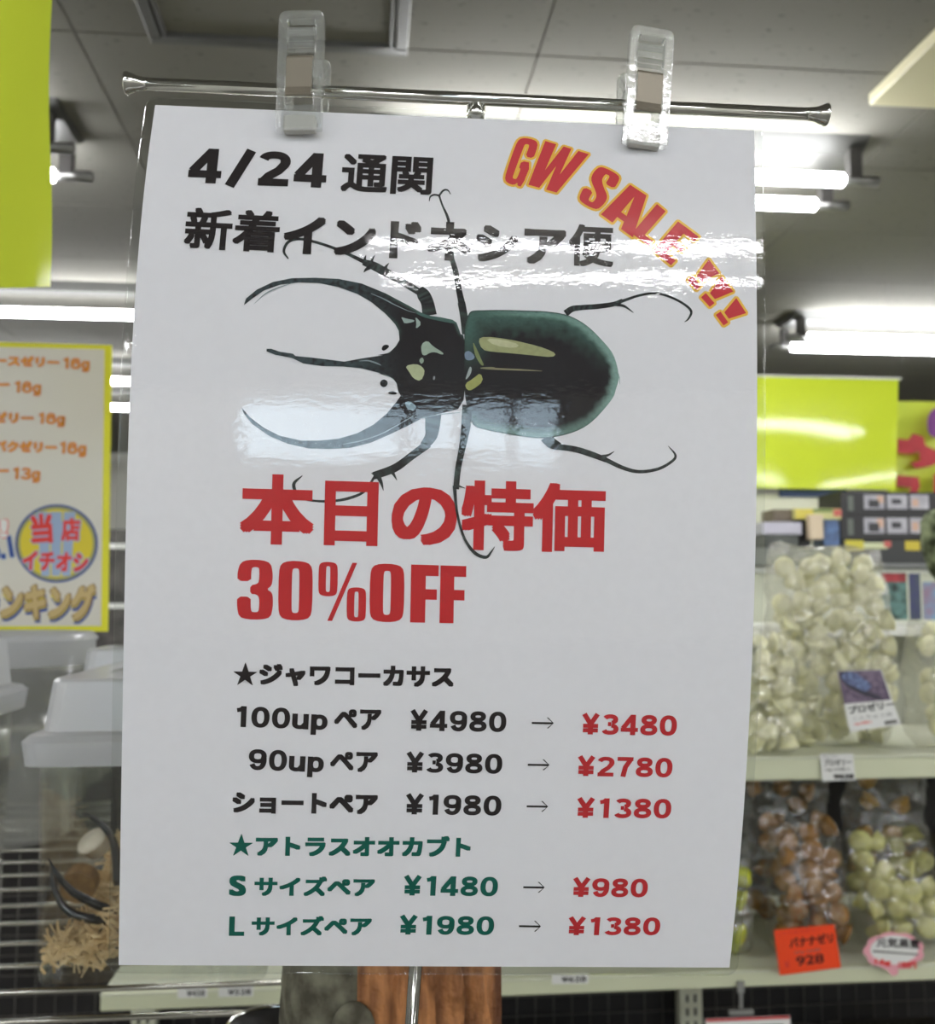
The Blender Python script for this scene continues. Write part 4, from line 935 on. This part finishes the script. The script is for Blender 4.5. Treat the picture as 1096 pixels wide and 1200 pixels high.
# ------------------------------------------------------------------ bags of jelly
cupbm = bmesh.new(); lathe(cupbm, [(0, -.011), (.0105, -.0108), (.0135, -.0075), (.0168, .0062), (.0188, .0068), (.0188, .0084), (.012, .0112), (0, .0122)], 14)
cup0 = bpy.data.meshes.new('jelly_cup'); cupbm.normal_update(); cupbm.to_mesh(cup0); cupbm.free()
for p in cup0.polygons: p.use_smooth = True
cup_mesh = {}
def cupmesh(m):
    if m not in cup_mesh: me = cup0.copy(); me.materials.append(M[m]); cup_mesh[m] = me
    return cup_mesh[m]
def bag(c, w, d_, h_, rot, film_m, cup_m, label, cuplabel, group, seed=1, fill=.95, fray=.0, step=.026, upw=1.0, nmax=70):
    rnd = random.Random(seed); e = empty('jelly_bag', c, rot, label=label, cat='bag of jelly')
    def dep(t): return d_ * (min(1, (t / .13) ** .5) if t < .13 else 1) * (1 if t < .62 else max(.05, 1 - ((t - .62) / .38) ** 1.4 * .95))
    def wid(t): return w * (.93 + .07 * min(1, t / .1)) * (1 + (upw - 1) * t)
    bm = bmesh.new(); rings = []; n = 76; mrows = 64
    for j in range(mrows + 1):
        t = j / mrows; ring = []
        for k in range(n):
            a_ = 2 * PI * k / n; ca, sa = math.cos(a_), math.sin(a_); ex = .62
            x = wid(t) / 2 * abs(ca) ** ex * (1 if ca > 0 else -1); y = dep(t) / 2 * abs(sa) ** ex * (1 if sa > 0 else -1)
            q = Vector((x * 24, y * 24, t * h_ * 24 + seed * 7)); am = .004 + .006 * t
            x += mn.noise(q) * am; y += mn.noise(q + Vector((9, 3, 1))) * am * (.4 if t > .93 else 1) + (mn.noise(q * 2.7) * .5 - abs(mn.noise(q * 1.7 + Vector((3, 3, 3)))) * 1.4 - abs(mn.noise(q * 4.1)) * .5) * am
            z = t * h_ + (mn.noise(Vector((x * 18, seed, 0))) * .018 * t ** 4 if t > .5 else 0)
            ring.append(bm.verts.new((x, y, z)))
        rings.append(ring)
    for a_, b_ in zip(rings, rings[1:]):
        for k in range(n): bm.faces.new((a_[k], a_[(k + 1) % n], b_[(k + 1) % n], b_[k]))
    bm.faces.new(rings[0][::-1]); bm.faces.new(rings[-1])
    obj('bag_film', bm, M[film_m], e, True)
    Mx = Matrix.Translation(Vector(c)) @ Matrix.Rotation(rot[2], 4, 'Z') @ Matrix.Rotation(rot[1], 4, 'Y') @ Matrix.Rotation(rot[0], 4, 'X'); me = cupmesh(cup_m); P_ = []; tries = 0
    while tries < 5000 and len(P_) < nmax:
        tries += 1; z = rnd.uniform(.014, h_ * fill); t = z / h_; D = dep(t) / 2 - .014; W_ = wid(t) / 2 - .014
        if D < .002: D = .002
        x = rnd.uniform(-W_, W_); y = -D + abs(rnd.gauss(0, .35)) * D if rnd.random() < .75 else rnd.uniform(-D, D); y = min(y, D)
        if any((x - a_) ** 2 + (y - b_) ** 2 * .8 + (z - c_) ** 2 < step * step for a_, b_, c_ in P_): continue
        P_.append((x, y, z))
    for q in P_:
        o = bpy.data.objects.new('jelly_cup', me); COL.objects.link(o); o.location = Mx @ Vector(q)
        o.rotation_euler = (rnd.uniform(0, 6.3), rnd.uniform(0, 6.3), rnd.uniform(0, 6.3)); tag(o, cuplabel + (', near its top' if q[2] > h_ * .64 else ', at its middle' if q[2] > h_ * .32 else ', near its bottom'), 'jelly cup', group)
    return e
def B_at(px, py, Y): return at(px, py, Y)
def onshelf(px, Y, z): p = at(px, 900, Y); return (at(px, 700, Y).x, Y, z)
big = bag(onshelf(968, SY + .12, zu + .001), .21, .13, .345, (0, 0, 0), 'bag', 'jcream', 'tallest clear bag of cream jelly cups, with a purple picture label', 'cream jelly cup heaped inside the tallest bag', 'cream jelly cups in the tallest bag', 3, nmax=110)
bag(onshelf(1122, SY + .085, zu + .001), .19, .12, .21, (0, 0, .05), 'bag', 'jcream', 'shorter clear bag of cream jelly cups right of the tallest bag', 'cream jelly cup heaped inside the shorter bag beside the tallest one', 'cream jelly cups in the shorter bag', 5, nmax=34)
bag(onshelf(890, SY + .045, zu + .001), .11, .075, .2, (0, 0, 0), 'bag2', 'jcream', 'lower clear bag of cream jelly cups half hidden by the sign edge', 'cream jelly cup in the bag half hidden by the sign', 'cream jelly cups in the bag behind the sign', 8, nmax=40)
bag(onshelf(936, SY + .075, zl + .001), .125, .09, .205, (0, -.03, .1), 'bag2', 'jbrown', 'clear bag of brown jelly cups standing behind the orange price tag', 'brown jelly cup in the bag behind the orange tag', 'brown jelly cups behind the orange tag', 11, nmax=30)
bag(onshelf(1040, SY + .078, zl + .001), .14, .095, .195, (0, -.1, -.05), 'bag2', 'jpale', 'clear bag of pale yellow jelly cups behind the pink cloud shaped tag', 'pale yellow jelly cup in the bag behind the pink tag', 'pale yellow jelly cups behind the pink tag', 12, nmax=30)
bag(onshelf(1140, SY + .08, zl + .001), .13, .09, .18, (0, 0, 0), 'bag2', 'jamber', 'clear bag of amber jelly cups at the right edge of the lower shelf', 'amber jelly cup in the bag at the right edge', 'amber jelly cups at the right edge', 14, nmax=12)
bag(onshelf(820, SY + .075, zl + .001), .15, .085, .15, (0, 0, 0), 'bag2', 'jgreen', 'clear bag of yellow green jelly cups peeking out beside the sign corner', 'yellow green jelly cup in the bag beside the sign corner', 'yellow green jelly cups beside the sign', 15, nmax=14)
bag(onshelf(905, SY + .25, zl + .001), .17, .09, .265, (0, .05, 0), 'bag2', 'jbrown', 'rear clear bag of brown jelly cups behind the brown bag with the orange tag', 'brown jelly cup in the rear brown bag', 'brown jelly cups in the rear bag', 16, nmax=18)
bag(onshelf(1020, SY + .25, zl + .001), .15, .09, .27, (0, .06, 0), 'bag2', 'jamber', 'rear clear bag of amber jelly cups behind the pale yellow bag', 'amber jelly cup in the rear amber bag', 'amber jelly cups in the rear bag', 17, nmax=12)
# picture label on the tallest bag
PL = Plane(at(981, 785, SY - .005), at(1034, 784, SY - .005) - at(981, 786, SY - .005), at(994, 858, SY - .012) - at(981, 785, SY - .005))
lab = empty('bag_label', (0, 0, 0)); lab.parent = big
bpy.context.view_layer.update(); lab.matrix_parent_inverse = big.matrix_world.inverted()
lq = [(981, 786), (1033, 784.5), (1056, 849), (996, 858)]
slab_poly('label_card', PL, PL.inv(lq), .001, .0008, M['tagw'], lab)
shape([[(981.5, 786.5), (1032, 785), (1044, 820), (988.5, 825)]], mat('label_purple', (118, 100, 122), .4, color2=(70, 56, 80), vscale=120), lab, 'label_picture', .0013, surf=PL)
shape([chaikin([(984, 790), (1000, 786), (1012, 796), (1022, 802), (1016, 812), (1004, 806), (990, 800)], 2)], mat('label_blue', (104, 124, 168), .4, color2=(60, 66, 104), vscale=160), lab, 'label_beetle', .0016, surf=PL)
shape([chaikin([(982, 787), (996, 786), (1002, 800), (1018, 812), (1036, 818), (1030, 821), (1004, 812), (988, 802)], 1)], mat('label_navy', (36, 30, 50), .4), lab, 'label_beetle_shadow', .0015, surf=PL)
text(PL, 'プロゼリー', (995, 837), (1048, 829), 828, M['ink'], lab, off=.0014, dil=.04)
text(PL, 'こんちゅう用', (1000, 844.5), (1045, 839), 840, M['greyp'], lab, off=.0014, dil=0)
text(PL, '16g 50個入', (1001, 850.5), (1022, 847.5), 847, M['dred'], lab, off=.0014, dil=.03)
shape([[(1036, 845), (1050, 843), (1052, 847), (1037, 849.5)]], M['greyp'], lab, 'label_barcode', .0014, surf=PL)
# ------------------------------------------------------------------ price tags
TAGS = []
def tagcard(name, corners, m, label, Y=SY - .016, off=0):
    P = Plane(at(*corners[0], Y), at(*corners[1], Y) - at(*corners[0], Y), at(*corners[3], Y) - at(*corners[0], Y))
    e = empty(name, tuple(P.o), label=label, cat='price tag')
    slab_poly('card', P, P.inv(corners), 0, .0006, M[m], e); TAGS.append(e)
    return e, P
e, P = tagcard('price_tag', [(961, 883.5), (1000, 883), (1003, 914), (964, 915.5)], 'tagw', 'white price tag reading 628 on the upper shelf rail below the tall bag')
text(P, 'フジコン', (964, 889), (982, 888.5), 884.5, M['greyp'], e, off=.0002, dil=.01)
text(P, 'プロゼリー', (966, 897.5), (998, 896.5), 890, M['ink'], e, off=.0002, dil=.03); text(P, '16g×50個入', (967, 904.5), (997, 904), 899.5, M['greyp'], e, off=.0002, dil=.02); text(P, '¥628', (977, 913), (1001, 912.5), 907, M['ink'], e, off=.0002, dil=.05)
e, P = tagcard('price_tag', [(907, 1090), (978, 1083), (986, 1134), (914, 1143)], 'tago', 'bright orange handwritten price tag reading 928 on the lower shelf', SY - .03)
text(P, 'こんちゅうゼリー', (911, 1096.5), (962, 1091), 1092, M['dred'], e, off=.0004, dil=.01)
text(P, 'バナナゼリ', (926, 1111), (977, 1104), 1099.5, M['ink'], e, off=.0004, dil=.035); text(P, '20g 50個', (931, 1118.5), (961, 1115), 1114.5, M['greyp'], e, off=.0004, dil=0)
text(P, '928', (934, 1132), (966, 1128), 1121, M['ink'], e, off=.0004, dil=.015); text(P, '¥', (920, 1135), (926, 1134), 1126, M['dred'], e, off=.0004, dil=.02)
# pink cloud tag
Pp = Plane(at(1012, 1100, SY - .03), at(1084, 1100, SY - .03) - at(1012, 1100, SY - .03), at(1012, 1140, SY - .03) - at(1012, 1100, SY - .03))
e = empty('price_tag', tuple(Pp.o), label='pink cloud shaped price tag with black brush lettering', cat='price tag')
cl = []
for k in range(72):
    t = 2 * PI * k / 72; r = 1 + .085 * abs(math.sin(t * 4.5)) ; cl.append((1048 + 33.5 * r * math.cos(t), 1114.5 + 21 * r * math.sin(t)))
PINK = e
slab_poly('card', Pp, Pp.inv(cl), 0, .0006, M['pink'], e)
shape([[(1048 + 28 * math.cos(k * PI / 18), 1113 + 17 * math.sin(k * PI / 18)) for k in range(36)]], M['tagw'], e, 'card_face', .0003, surf=Pp)
text(Pp, '元気黒蜜', (1027, 1109.5), (1078, 1112), 1098, M['ink'], e, off=.0005, dil=.03)
shape([[(1023, 1113.2), (1076, 1117.5), (1076, 1119.5), (1023, 1115.8)]], M['greyp'], e, 'text_line', .0005, surf=Pp)
text(Pp, '16g', (1025, 1131), (1044, 1132.5), 1123, M['dred'], e, off=.0005, dil=.05); text(Pp, '100円', (1053, 1134.5), (1074, 1135), 1126, M['dred'], e, off=.0005, dil=.05)
shape([[(1040, 1132), (1054, 1133), (1052, 1142), (1046, 1144), (1041, 1139)]], M['pink'], e, 'cloud_tail', .0002, surf=Pp)
for (x0, x1, y0, y1, s, lb) in ((208, 243, 1156.5, 1170, '¥428', 'white price label reading 428 on the lower rail, the end one'), (256, 297, 1155, 1168.5, '¥528', 'white price label reading 528 on the lower rail'), (647, 690, 1142, 1153.5, '¥628', 'white price label reading 628 on the lower rail beside the log')):
    e, P = tagcard('price_label', [(x0, y0), (x1, y0 - 1), (x1, y1 - 1), (x0, y1)], 'tagw', lb)
    text(P, s, (x0 + 11, y1 - 2.5), (x1 - 3, y1 - 3), y1 - 9.5, M['ink'], e, off=.0003, dil=.02)
# clip and card hanging below the rail
hc = empty('card_clip', at(868, 1152, SY - .018), label='clear hook clip hanging under the lower rail', cat='clip')
bm = bmesh.new(); box(bm, (0, 0, -.006), (.012, .004, .018), .001); box(bm, (0, 0, -.027), (.006, .004, .024), .001); box(bm, (0, 0, -.044), (.04, .006, .008), .001); obj('clip_body', bm, mat('clip_plastic', (190, 190, 186), .2, trans=.6), hc)
e, P = tagcard('hanging_card', [(827, 1194), (926, 1190), (930, 1262), (829, 1266)], 'tagw', 'white card with a red edge hanging from the hook clip', SY - .02)
shape([[(827.5, 1194.3), (925.5, 1190.3), (925.8, 1193.5), (827.8, 1197.5)]], M['red2'], e, 'red_edge', .0003, surf=P)
shape([[(834, 1203), (918, 1200), (920, 1255), (836, 1259)]], M['greyp'], e, 'printed_picture', .0003, surf=P)
TAGS.append(PINK)
for t_ in TAGS: fix(t_)
# black round tin at the right edge
bm = bmesh.new(); lathe(bm, [(0, 0), (.042, 0), (.045, .004), (.045, .036), (.042, .04), (0, .04)], 32)
tn = empty('black_tin', (0, 0, 0), label='round black tin on a short stand at the right edge of the lower shelf', cat='tin'); o = obj('tin_body', bm, M['black'], tn, True)
tn.location = at(1119, 980, SY + .012); tn.rotation_euler = (PI / 2, 0, 0)
bm = bmesh.new(); tube(bm, [(0, -.04, .014), (0, zl + .001 - tn.location.z, .014)], .004, 8); box(bm, (0, zl + .003 - tn.location.z, .008), (.05, .004, .022)); obj('stand', bm, M['dark'], tn)
# ------------------------------------------------------------------ second row: case, camouflage pouch
RY = 2.2; zr = at(1065, 733, RY).z
rs = empty('rear_shelf', (1.3, RY, 0), label='white shelf behind the jelly bags with the clear insect kit on it', cat='shelf')
boxes('board', [((0, .2, zr - .012), (1.4, .4, .022))], M['white'], rs, .002)
boxes('back_panel', [((0, .41, zr / 2), (1.4, .02, zr))], M['shelf'], rs)
kit = empty('insect_kit', (at(1075, 700, RY + .08).x, RY + .09, zr), label='clear domed insect keeping case with a red and teal picture card', cat='case')
kx0, kx1 = at(1030, 700, RY + .02).x - kit.location.x, .16
kh = at(1060, 668, RY + .02).z - zr
boxes('case_body', [(((kx0 + kx1) / 2, 0, kh / 2), (kx1 - kx0, .14, kh))], M['box'], kit, .006)
boxes('case_lid', [(((kx0 + kx1) / 2, 0, kh + .008), (kx1 - kx0 + .016, .156, .014))], mat('case_lid_grey', (120, 122, 122), .3), kit, .005)
def cardbox(name, x0, x1, y0, y1, m, off=0):
    Y = RY + .017 - off; p0, p1 = at(x0, y0, Y), at(x1, y1, Y); return boxes(name, [(((p0.x + p1.x) / 2 - kit.location.x, Y - kit.location.y, (p0.z + p1.z) / 2 - kit.location.z), (abs(p1.x - p0.x), .001, abs(p0.z - p1.z)))], m, kit)
cardbox('picture_card', 1032, 1064, 671, 726, mat('card_teal', (96, 136, 132), .4, color2=(34, 54, 50), vscale=60))
cardbox('card_header', 1033, 1062, 672, 682, mat('card_red', (178, 50, 58), .4, color2=(140, 34, 40), vscale=60), .002)
cardbox('card_blue', 1065, 1080, 672, 726, mat('card_navy', (58, 60, 110), .4, color2=(66, 78, 92), vscale=30), .001)
cardbox('card_sky', 1081, 1110, 682, 726, mat('card_sky', (120, 156, 190), .4, color2=(150, 120, 140), vscale=40), .001)
cam_p = empty('camouflage_pouch', at(1108, 640, 1.95), label='green camouflage cloth pouch hanging at the right edge', cat='pouch')
bm = bmesh.new(); lathe(bm, [(0, -.075), (.018, -.072), (.036, -.05), (.048, -.01), (.05, .02), (.046, .05), (.034, .07), (.01, .078), (0, .08)], 24)
for v in bm.verts: v.co.y *= .6; v.co += Vector((mn.noise(v.co * 30), mn.noise(v.co * 30 + Vector((5, 0, 0))), 0)) * .004
obj('cloth', bm, M['camo'], cam_p, True); tubeo('loop', [(0, 0, .078), (.004, 0, .088), (0, 0, .098)], .0012, M['dark'], cam_p, 6)
pst = empty('display_post', (cam_p.location.x + .3, 1.945, 0), label='slim chrome post on the upper shelf carrying the camouflage pouch on a peg', cat='post')
zp = cam_p.location.z + .1
tubeo('post', [(0, 0, zu + .004), (0, 0, zp + .03)], .006, M['wire'], pst); tubeo('peg', [(-.31, 0, zp), (0, 0, zp)], .003, M['wire'], pst)
bm = bmesh.new(); lathe(bm, [(0, zu + .001), (.045, zu + .001), (.045, zu + .006), (0, zu + .008)], 28); obj('foot_plate', bm, M['wire'], pst)
# ------------------------------------------------------------------ tall rear unit with goods
GY = 3.0
zt = at(1040, 664, GY).z
ru = empty('rear_unit', (1.9, GY, 0), label='tall cream shop unit with boxed goods below the yellow banner', cat='shelving')
boxes('carcass', [((0, .2, (zt - .02) / 2), (2.2, .4, zt - .02))], M['shelf'], ru, .003)
boxes('top_board', [((0, .2, zt - .01), (2.24, .44, .02))], M['white'], ru, .002)
boxes('back_board', [((0, .41, zt + .13), (2.2, .02, .26))], mat('back_board_cream', (212, 212, 190), .6), ru)
boxes('blue_header', [((at(955, 576, GY + .38).x - 1.9, .395, at(955, 576, GY + .38).z), (.24, .01, .035))], mat('header_navy', (40, 62, 110), .5), ru)
def carton(x0, x1, y0, y1, Y, dpt, m, name, label, cat='box'):
    p0, p1 = at(x0, y1, Y), at(x1, y0, Y); p0.z = max(p0.z, zt + .001)
    e = empty(name, ((p0.x + p1.x) / 2, Y, p0.z), label=label, cat=cat); w_, h_ = p1.x - p0.x, p1.z - p0.z
    bm = bmesh.new(); box(bm, (0, dpt / 2, h_ / 2), (w_, dpt, h_), .002); obj('box_body', bm, m, e)
    def art(x0, x1, y0, y1, m_, nm='printed_panel', o_=.001):
        q0, q1 = at(x0, y1, Y), at(x1, y0, Y); bm = bmesh.new(); box(bm, ((q0.x + q1.x) / 2 - e.location.x, -o_, (q0.z + q1.z) / 2 - p0.z), (q1.x - q0.x, .001, q1.z - q0.z)); return obj(nm, bm, m_, e)
    return e, art
pic = mat('picture_grey', (186, 184, 190), .5, color2=(150, 148, 156), vscale=14); picd = mat('picture_dark', (50, 50, 54), .5); pico = mat('picture_tan', (196, 160, 138), .5)
for k, (y0, y1) in enumerate(((577, 603.5), (604, 632))):
    e, art = carton(986, 1110, y0, y1, GY, .16, M['black'], 'black_carton', ['black carton with insect pictures, upper of the stacked pair', 'black carton with insect pictures, lower of the stacked pair'][k])
    for x0, x1 in ((1013, 1036), (1040, 1063), (1067, 1088)): art(x0, x1, y0 + 3, y1 - 7, pic)
    art(1028, 1035, y0 + 4, y1 - 14, pico, 'printed_tan', .0016); art(1018, 1030, y0 + 9, y1 - 9, picd, 'printed_insect', .0018); art(1045, 1056, y0 + 8, y1 - 13, picd, 'printed_insect', .0018); art(1069, 1076, y0 + 8, y1 - 10, pico, 'printed_tan', .0018)
    art(994, 1000, y0 + 4, y1 - 5, mat('side_print', (92, 98, 90), .5), 'side_print')
e, art = carton(988, 1098, 632.5, 664, GY - .02, .2, mat('slate_box', (44, 46, 46), .5), 'slate_carton', 'flat dark carton with a yellow strip under the stacked black cartons')
art(991, 1012, 633, 645, mat('strip_yellow', (196, 184, 60), .5)); art(1012, 1040, 636, 643, mat('strip_cream', (196, 200, 160), .5)); art(1036, 1044, 634, 641, mat('strip_red', (186, 92, 84), .5), o_=.0015); art(1061, 1078, 634, 645, mat('strip_yellow', (190, 172, 50), .5))
e, art = carton(907, 932, 597, 610.5, GY + .02, .1, mat('brown_pack', (112, 100, 84), .5, var=.3, vscale=30), 'small_carton', 'small brown carton left of the yellow striped pack')
e, art = carton(932, 986, 596, 608.5, GY, .12, mat('pack_cream', (196, 192, 130), .5), 'striped_pack', 'long yellow and cream striped pack under the banner')
art(932, 953, 597, 608, mat('pack_yellow', (206, 190, 84), .5)); art(977, 986, 597, 605, mat('pack_red', (190, 96, 84), .5)); art(953, 976, 596.5, 600, mat('pack_green', (110, 130, 70), .5), o_=.0015)
e, art = carton(894, 940, 612, 626, GY - .05, .1, mat('lilac_pack', (178, 176, 188), .5), 'lilac_pack', 'pale lilac flat pack above the grey pack beside the sign edge')
e, art = carton(898, 936, 626.5, 642, GY - .05, .12, mat('grey_pack', (78, 82, 78), .5, var=.3, vscale=25), 'grey_pack', 'dark grey pack below the pale lilac pack')
e, art = carton(950, 965, 603, 632, GY - .06, .03, mat('tan_card', (200, 182, 156), .5), 'tan_packet', 'upright tan packet in front of the striped pack')
e, art = carton(966, 984, 609, 640, GY - .03, .08, mat('navy_pack', (62, 74, 96), .5, color2=(90, 120, 170), vscale=30), 'navy_pack', 'dark blue upright pack left of the black cartons')
e, art = carton(938, 950, 609, 640, GY - .02, .06, M['black'], 'black_pack', 'narrow black pack beside the tan packet')
e, art = carton(880, 990, 642.5, 663, GY - .06, .22, mat('underbox', (120, 124, 116), .5, var=.3, vscale=12), 'flat_carton', 'wide flat grey carton below the small packs')
# ------------------------------------------------------------------ banners
def banner(name, cor, Y, m, label, sag=.02, seed=0, nf=3.0, amp=.03):
    e = empty(name, at(*cor[0], Y), label=label, cat='banner'); bm = bmesh.new(); c = [np.array(q, float) for q in cor]
    for th in (0, .001):
        g = []
        for j in range(25):
            v = j / 24; row = []
            for i in range(49):
                u = i / 48; q = (c[0] * (1 - u) + c[1] * u) * (1 - v) + (c[3] * (1 - u) + c[2] * u) * v
                dy = amp * math.sin((u * 1.3 + v * .55) * nf * 2 + seed) * (.3 + .7 * v) + .0005 * math.exp(-((u - .97 + v * .3) * 7) ** 2)
                row.append(bm.verts.new(at(q[0], q[1] + sag * 60 * math.sin(PI * u) * (v - .5), Y + dy + th)))
            g.append(row)
        for j in range(24):
            for i in range(48): bm.faces.new((g[j][i], g[j][i + 1], g[j + 1][i + 1], g[j + 1][i]))
    obj('cloth', bm, m, e, True)
    return e
bn = banner('yellow_banner', [(660, 436), (1053, 444), (1050, 574), (660, 568)], 3.35, M['yel2'], 'large plain yellow banner hanging under the ceiling above the boxed goods', seed=1, amp=.0008)
tubeo('hanging_rod', [at(650, 435, 3.35), at(1056, 444, 3.35)], .004, M['white'], bn)
for px, py in ((670, 436), (1045, 443)):
    p = at(px, py, 3.35); tubeo('cord', [p, Vector((p.x, p.y, CEIL))], .0005, M['alu'], bn, 6)
fix(bn)
b2 = banner('yellow_banner', [(1040, 470), (1400, 476), (1400, 590), (1040, 580)], 3.7, mat('green_yellow_cloth', (190, 206, 60), .35), 'greener yellow banner with red lettering behind the large yellow banner', seed=2)
PR = Plane(at(1052, 560, 3.64), at(1100, 560, 3.64) - at(1052, 560, 3.64), at(1052, 600, 3.64) - at(1052, 560, 3.64))
rdm = mat('banner_red', (190, 36, 48), .5, var=.25, vscale=10)
slab_poly('red_letter', PR, PR.inv([(1052, 514), (1064, 516), (1070, 508), (1082, 512), (1084, 522), (1096, 528), (1112, 524), (1112, 534), (1092, 546), (1074, 549), (1066, 543), (1078, 540), (1077, 530), (1066, 532), (1052, 531)]), .004, .002, rdm, b2)
slab_poly('red_letter', PR, PR.inv([(1051, 557), (1076, 559), (1078, 570), (1074, 580), (1062, 580), (1068, 572), (1050, 570)]), .004, .002, rdm, b2)
slab_poly('red_letter', PR, PR.inv([(1094, 556), (1110, 556), (1110, 582), (1094, 582)]), .004, .002, rdm, b2)
slab_poly('purple_emblem', PR, PR.inv(chaikin([(1088, 480), (1112, 474), (1112, 512), (1094, 514), (1086, 506)], 2)), .004, .002, mat('banner_purple', (120, 50, 130), .5), b2)
for px in (1060, 1380):
    p = at(px, 471, 3.7); tubeo('cord', [p, Vector((p.x, p.y, CEIL))], .0005, M['alu'], b2, 6)
fix(b2)
# ------------------------------------------------------------------ far left: dark shop shelving seen through the sign margin
fs = empty('far_shelving', (-1.7, 6.2, 0), label='distant dark shop shelving seen between the ranking board and the sign', cat='shelving')
boxes('carcass', [((0, .2, .95), (1.6, .4, 1.9))], mat('far_dark', (88, 84, 80), .6, color2=(40, 38, 36), vscale=9), fs)
boxes('shelf_edge', [((0, -.01, .4 + .35 * k), (1.6, .02, .03)) for k in range(5)], M['white'], fs)
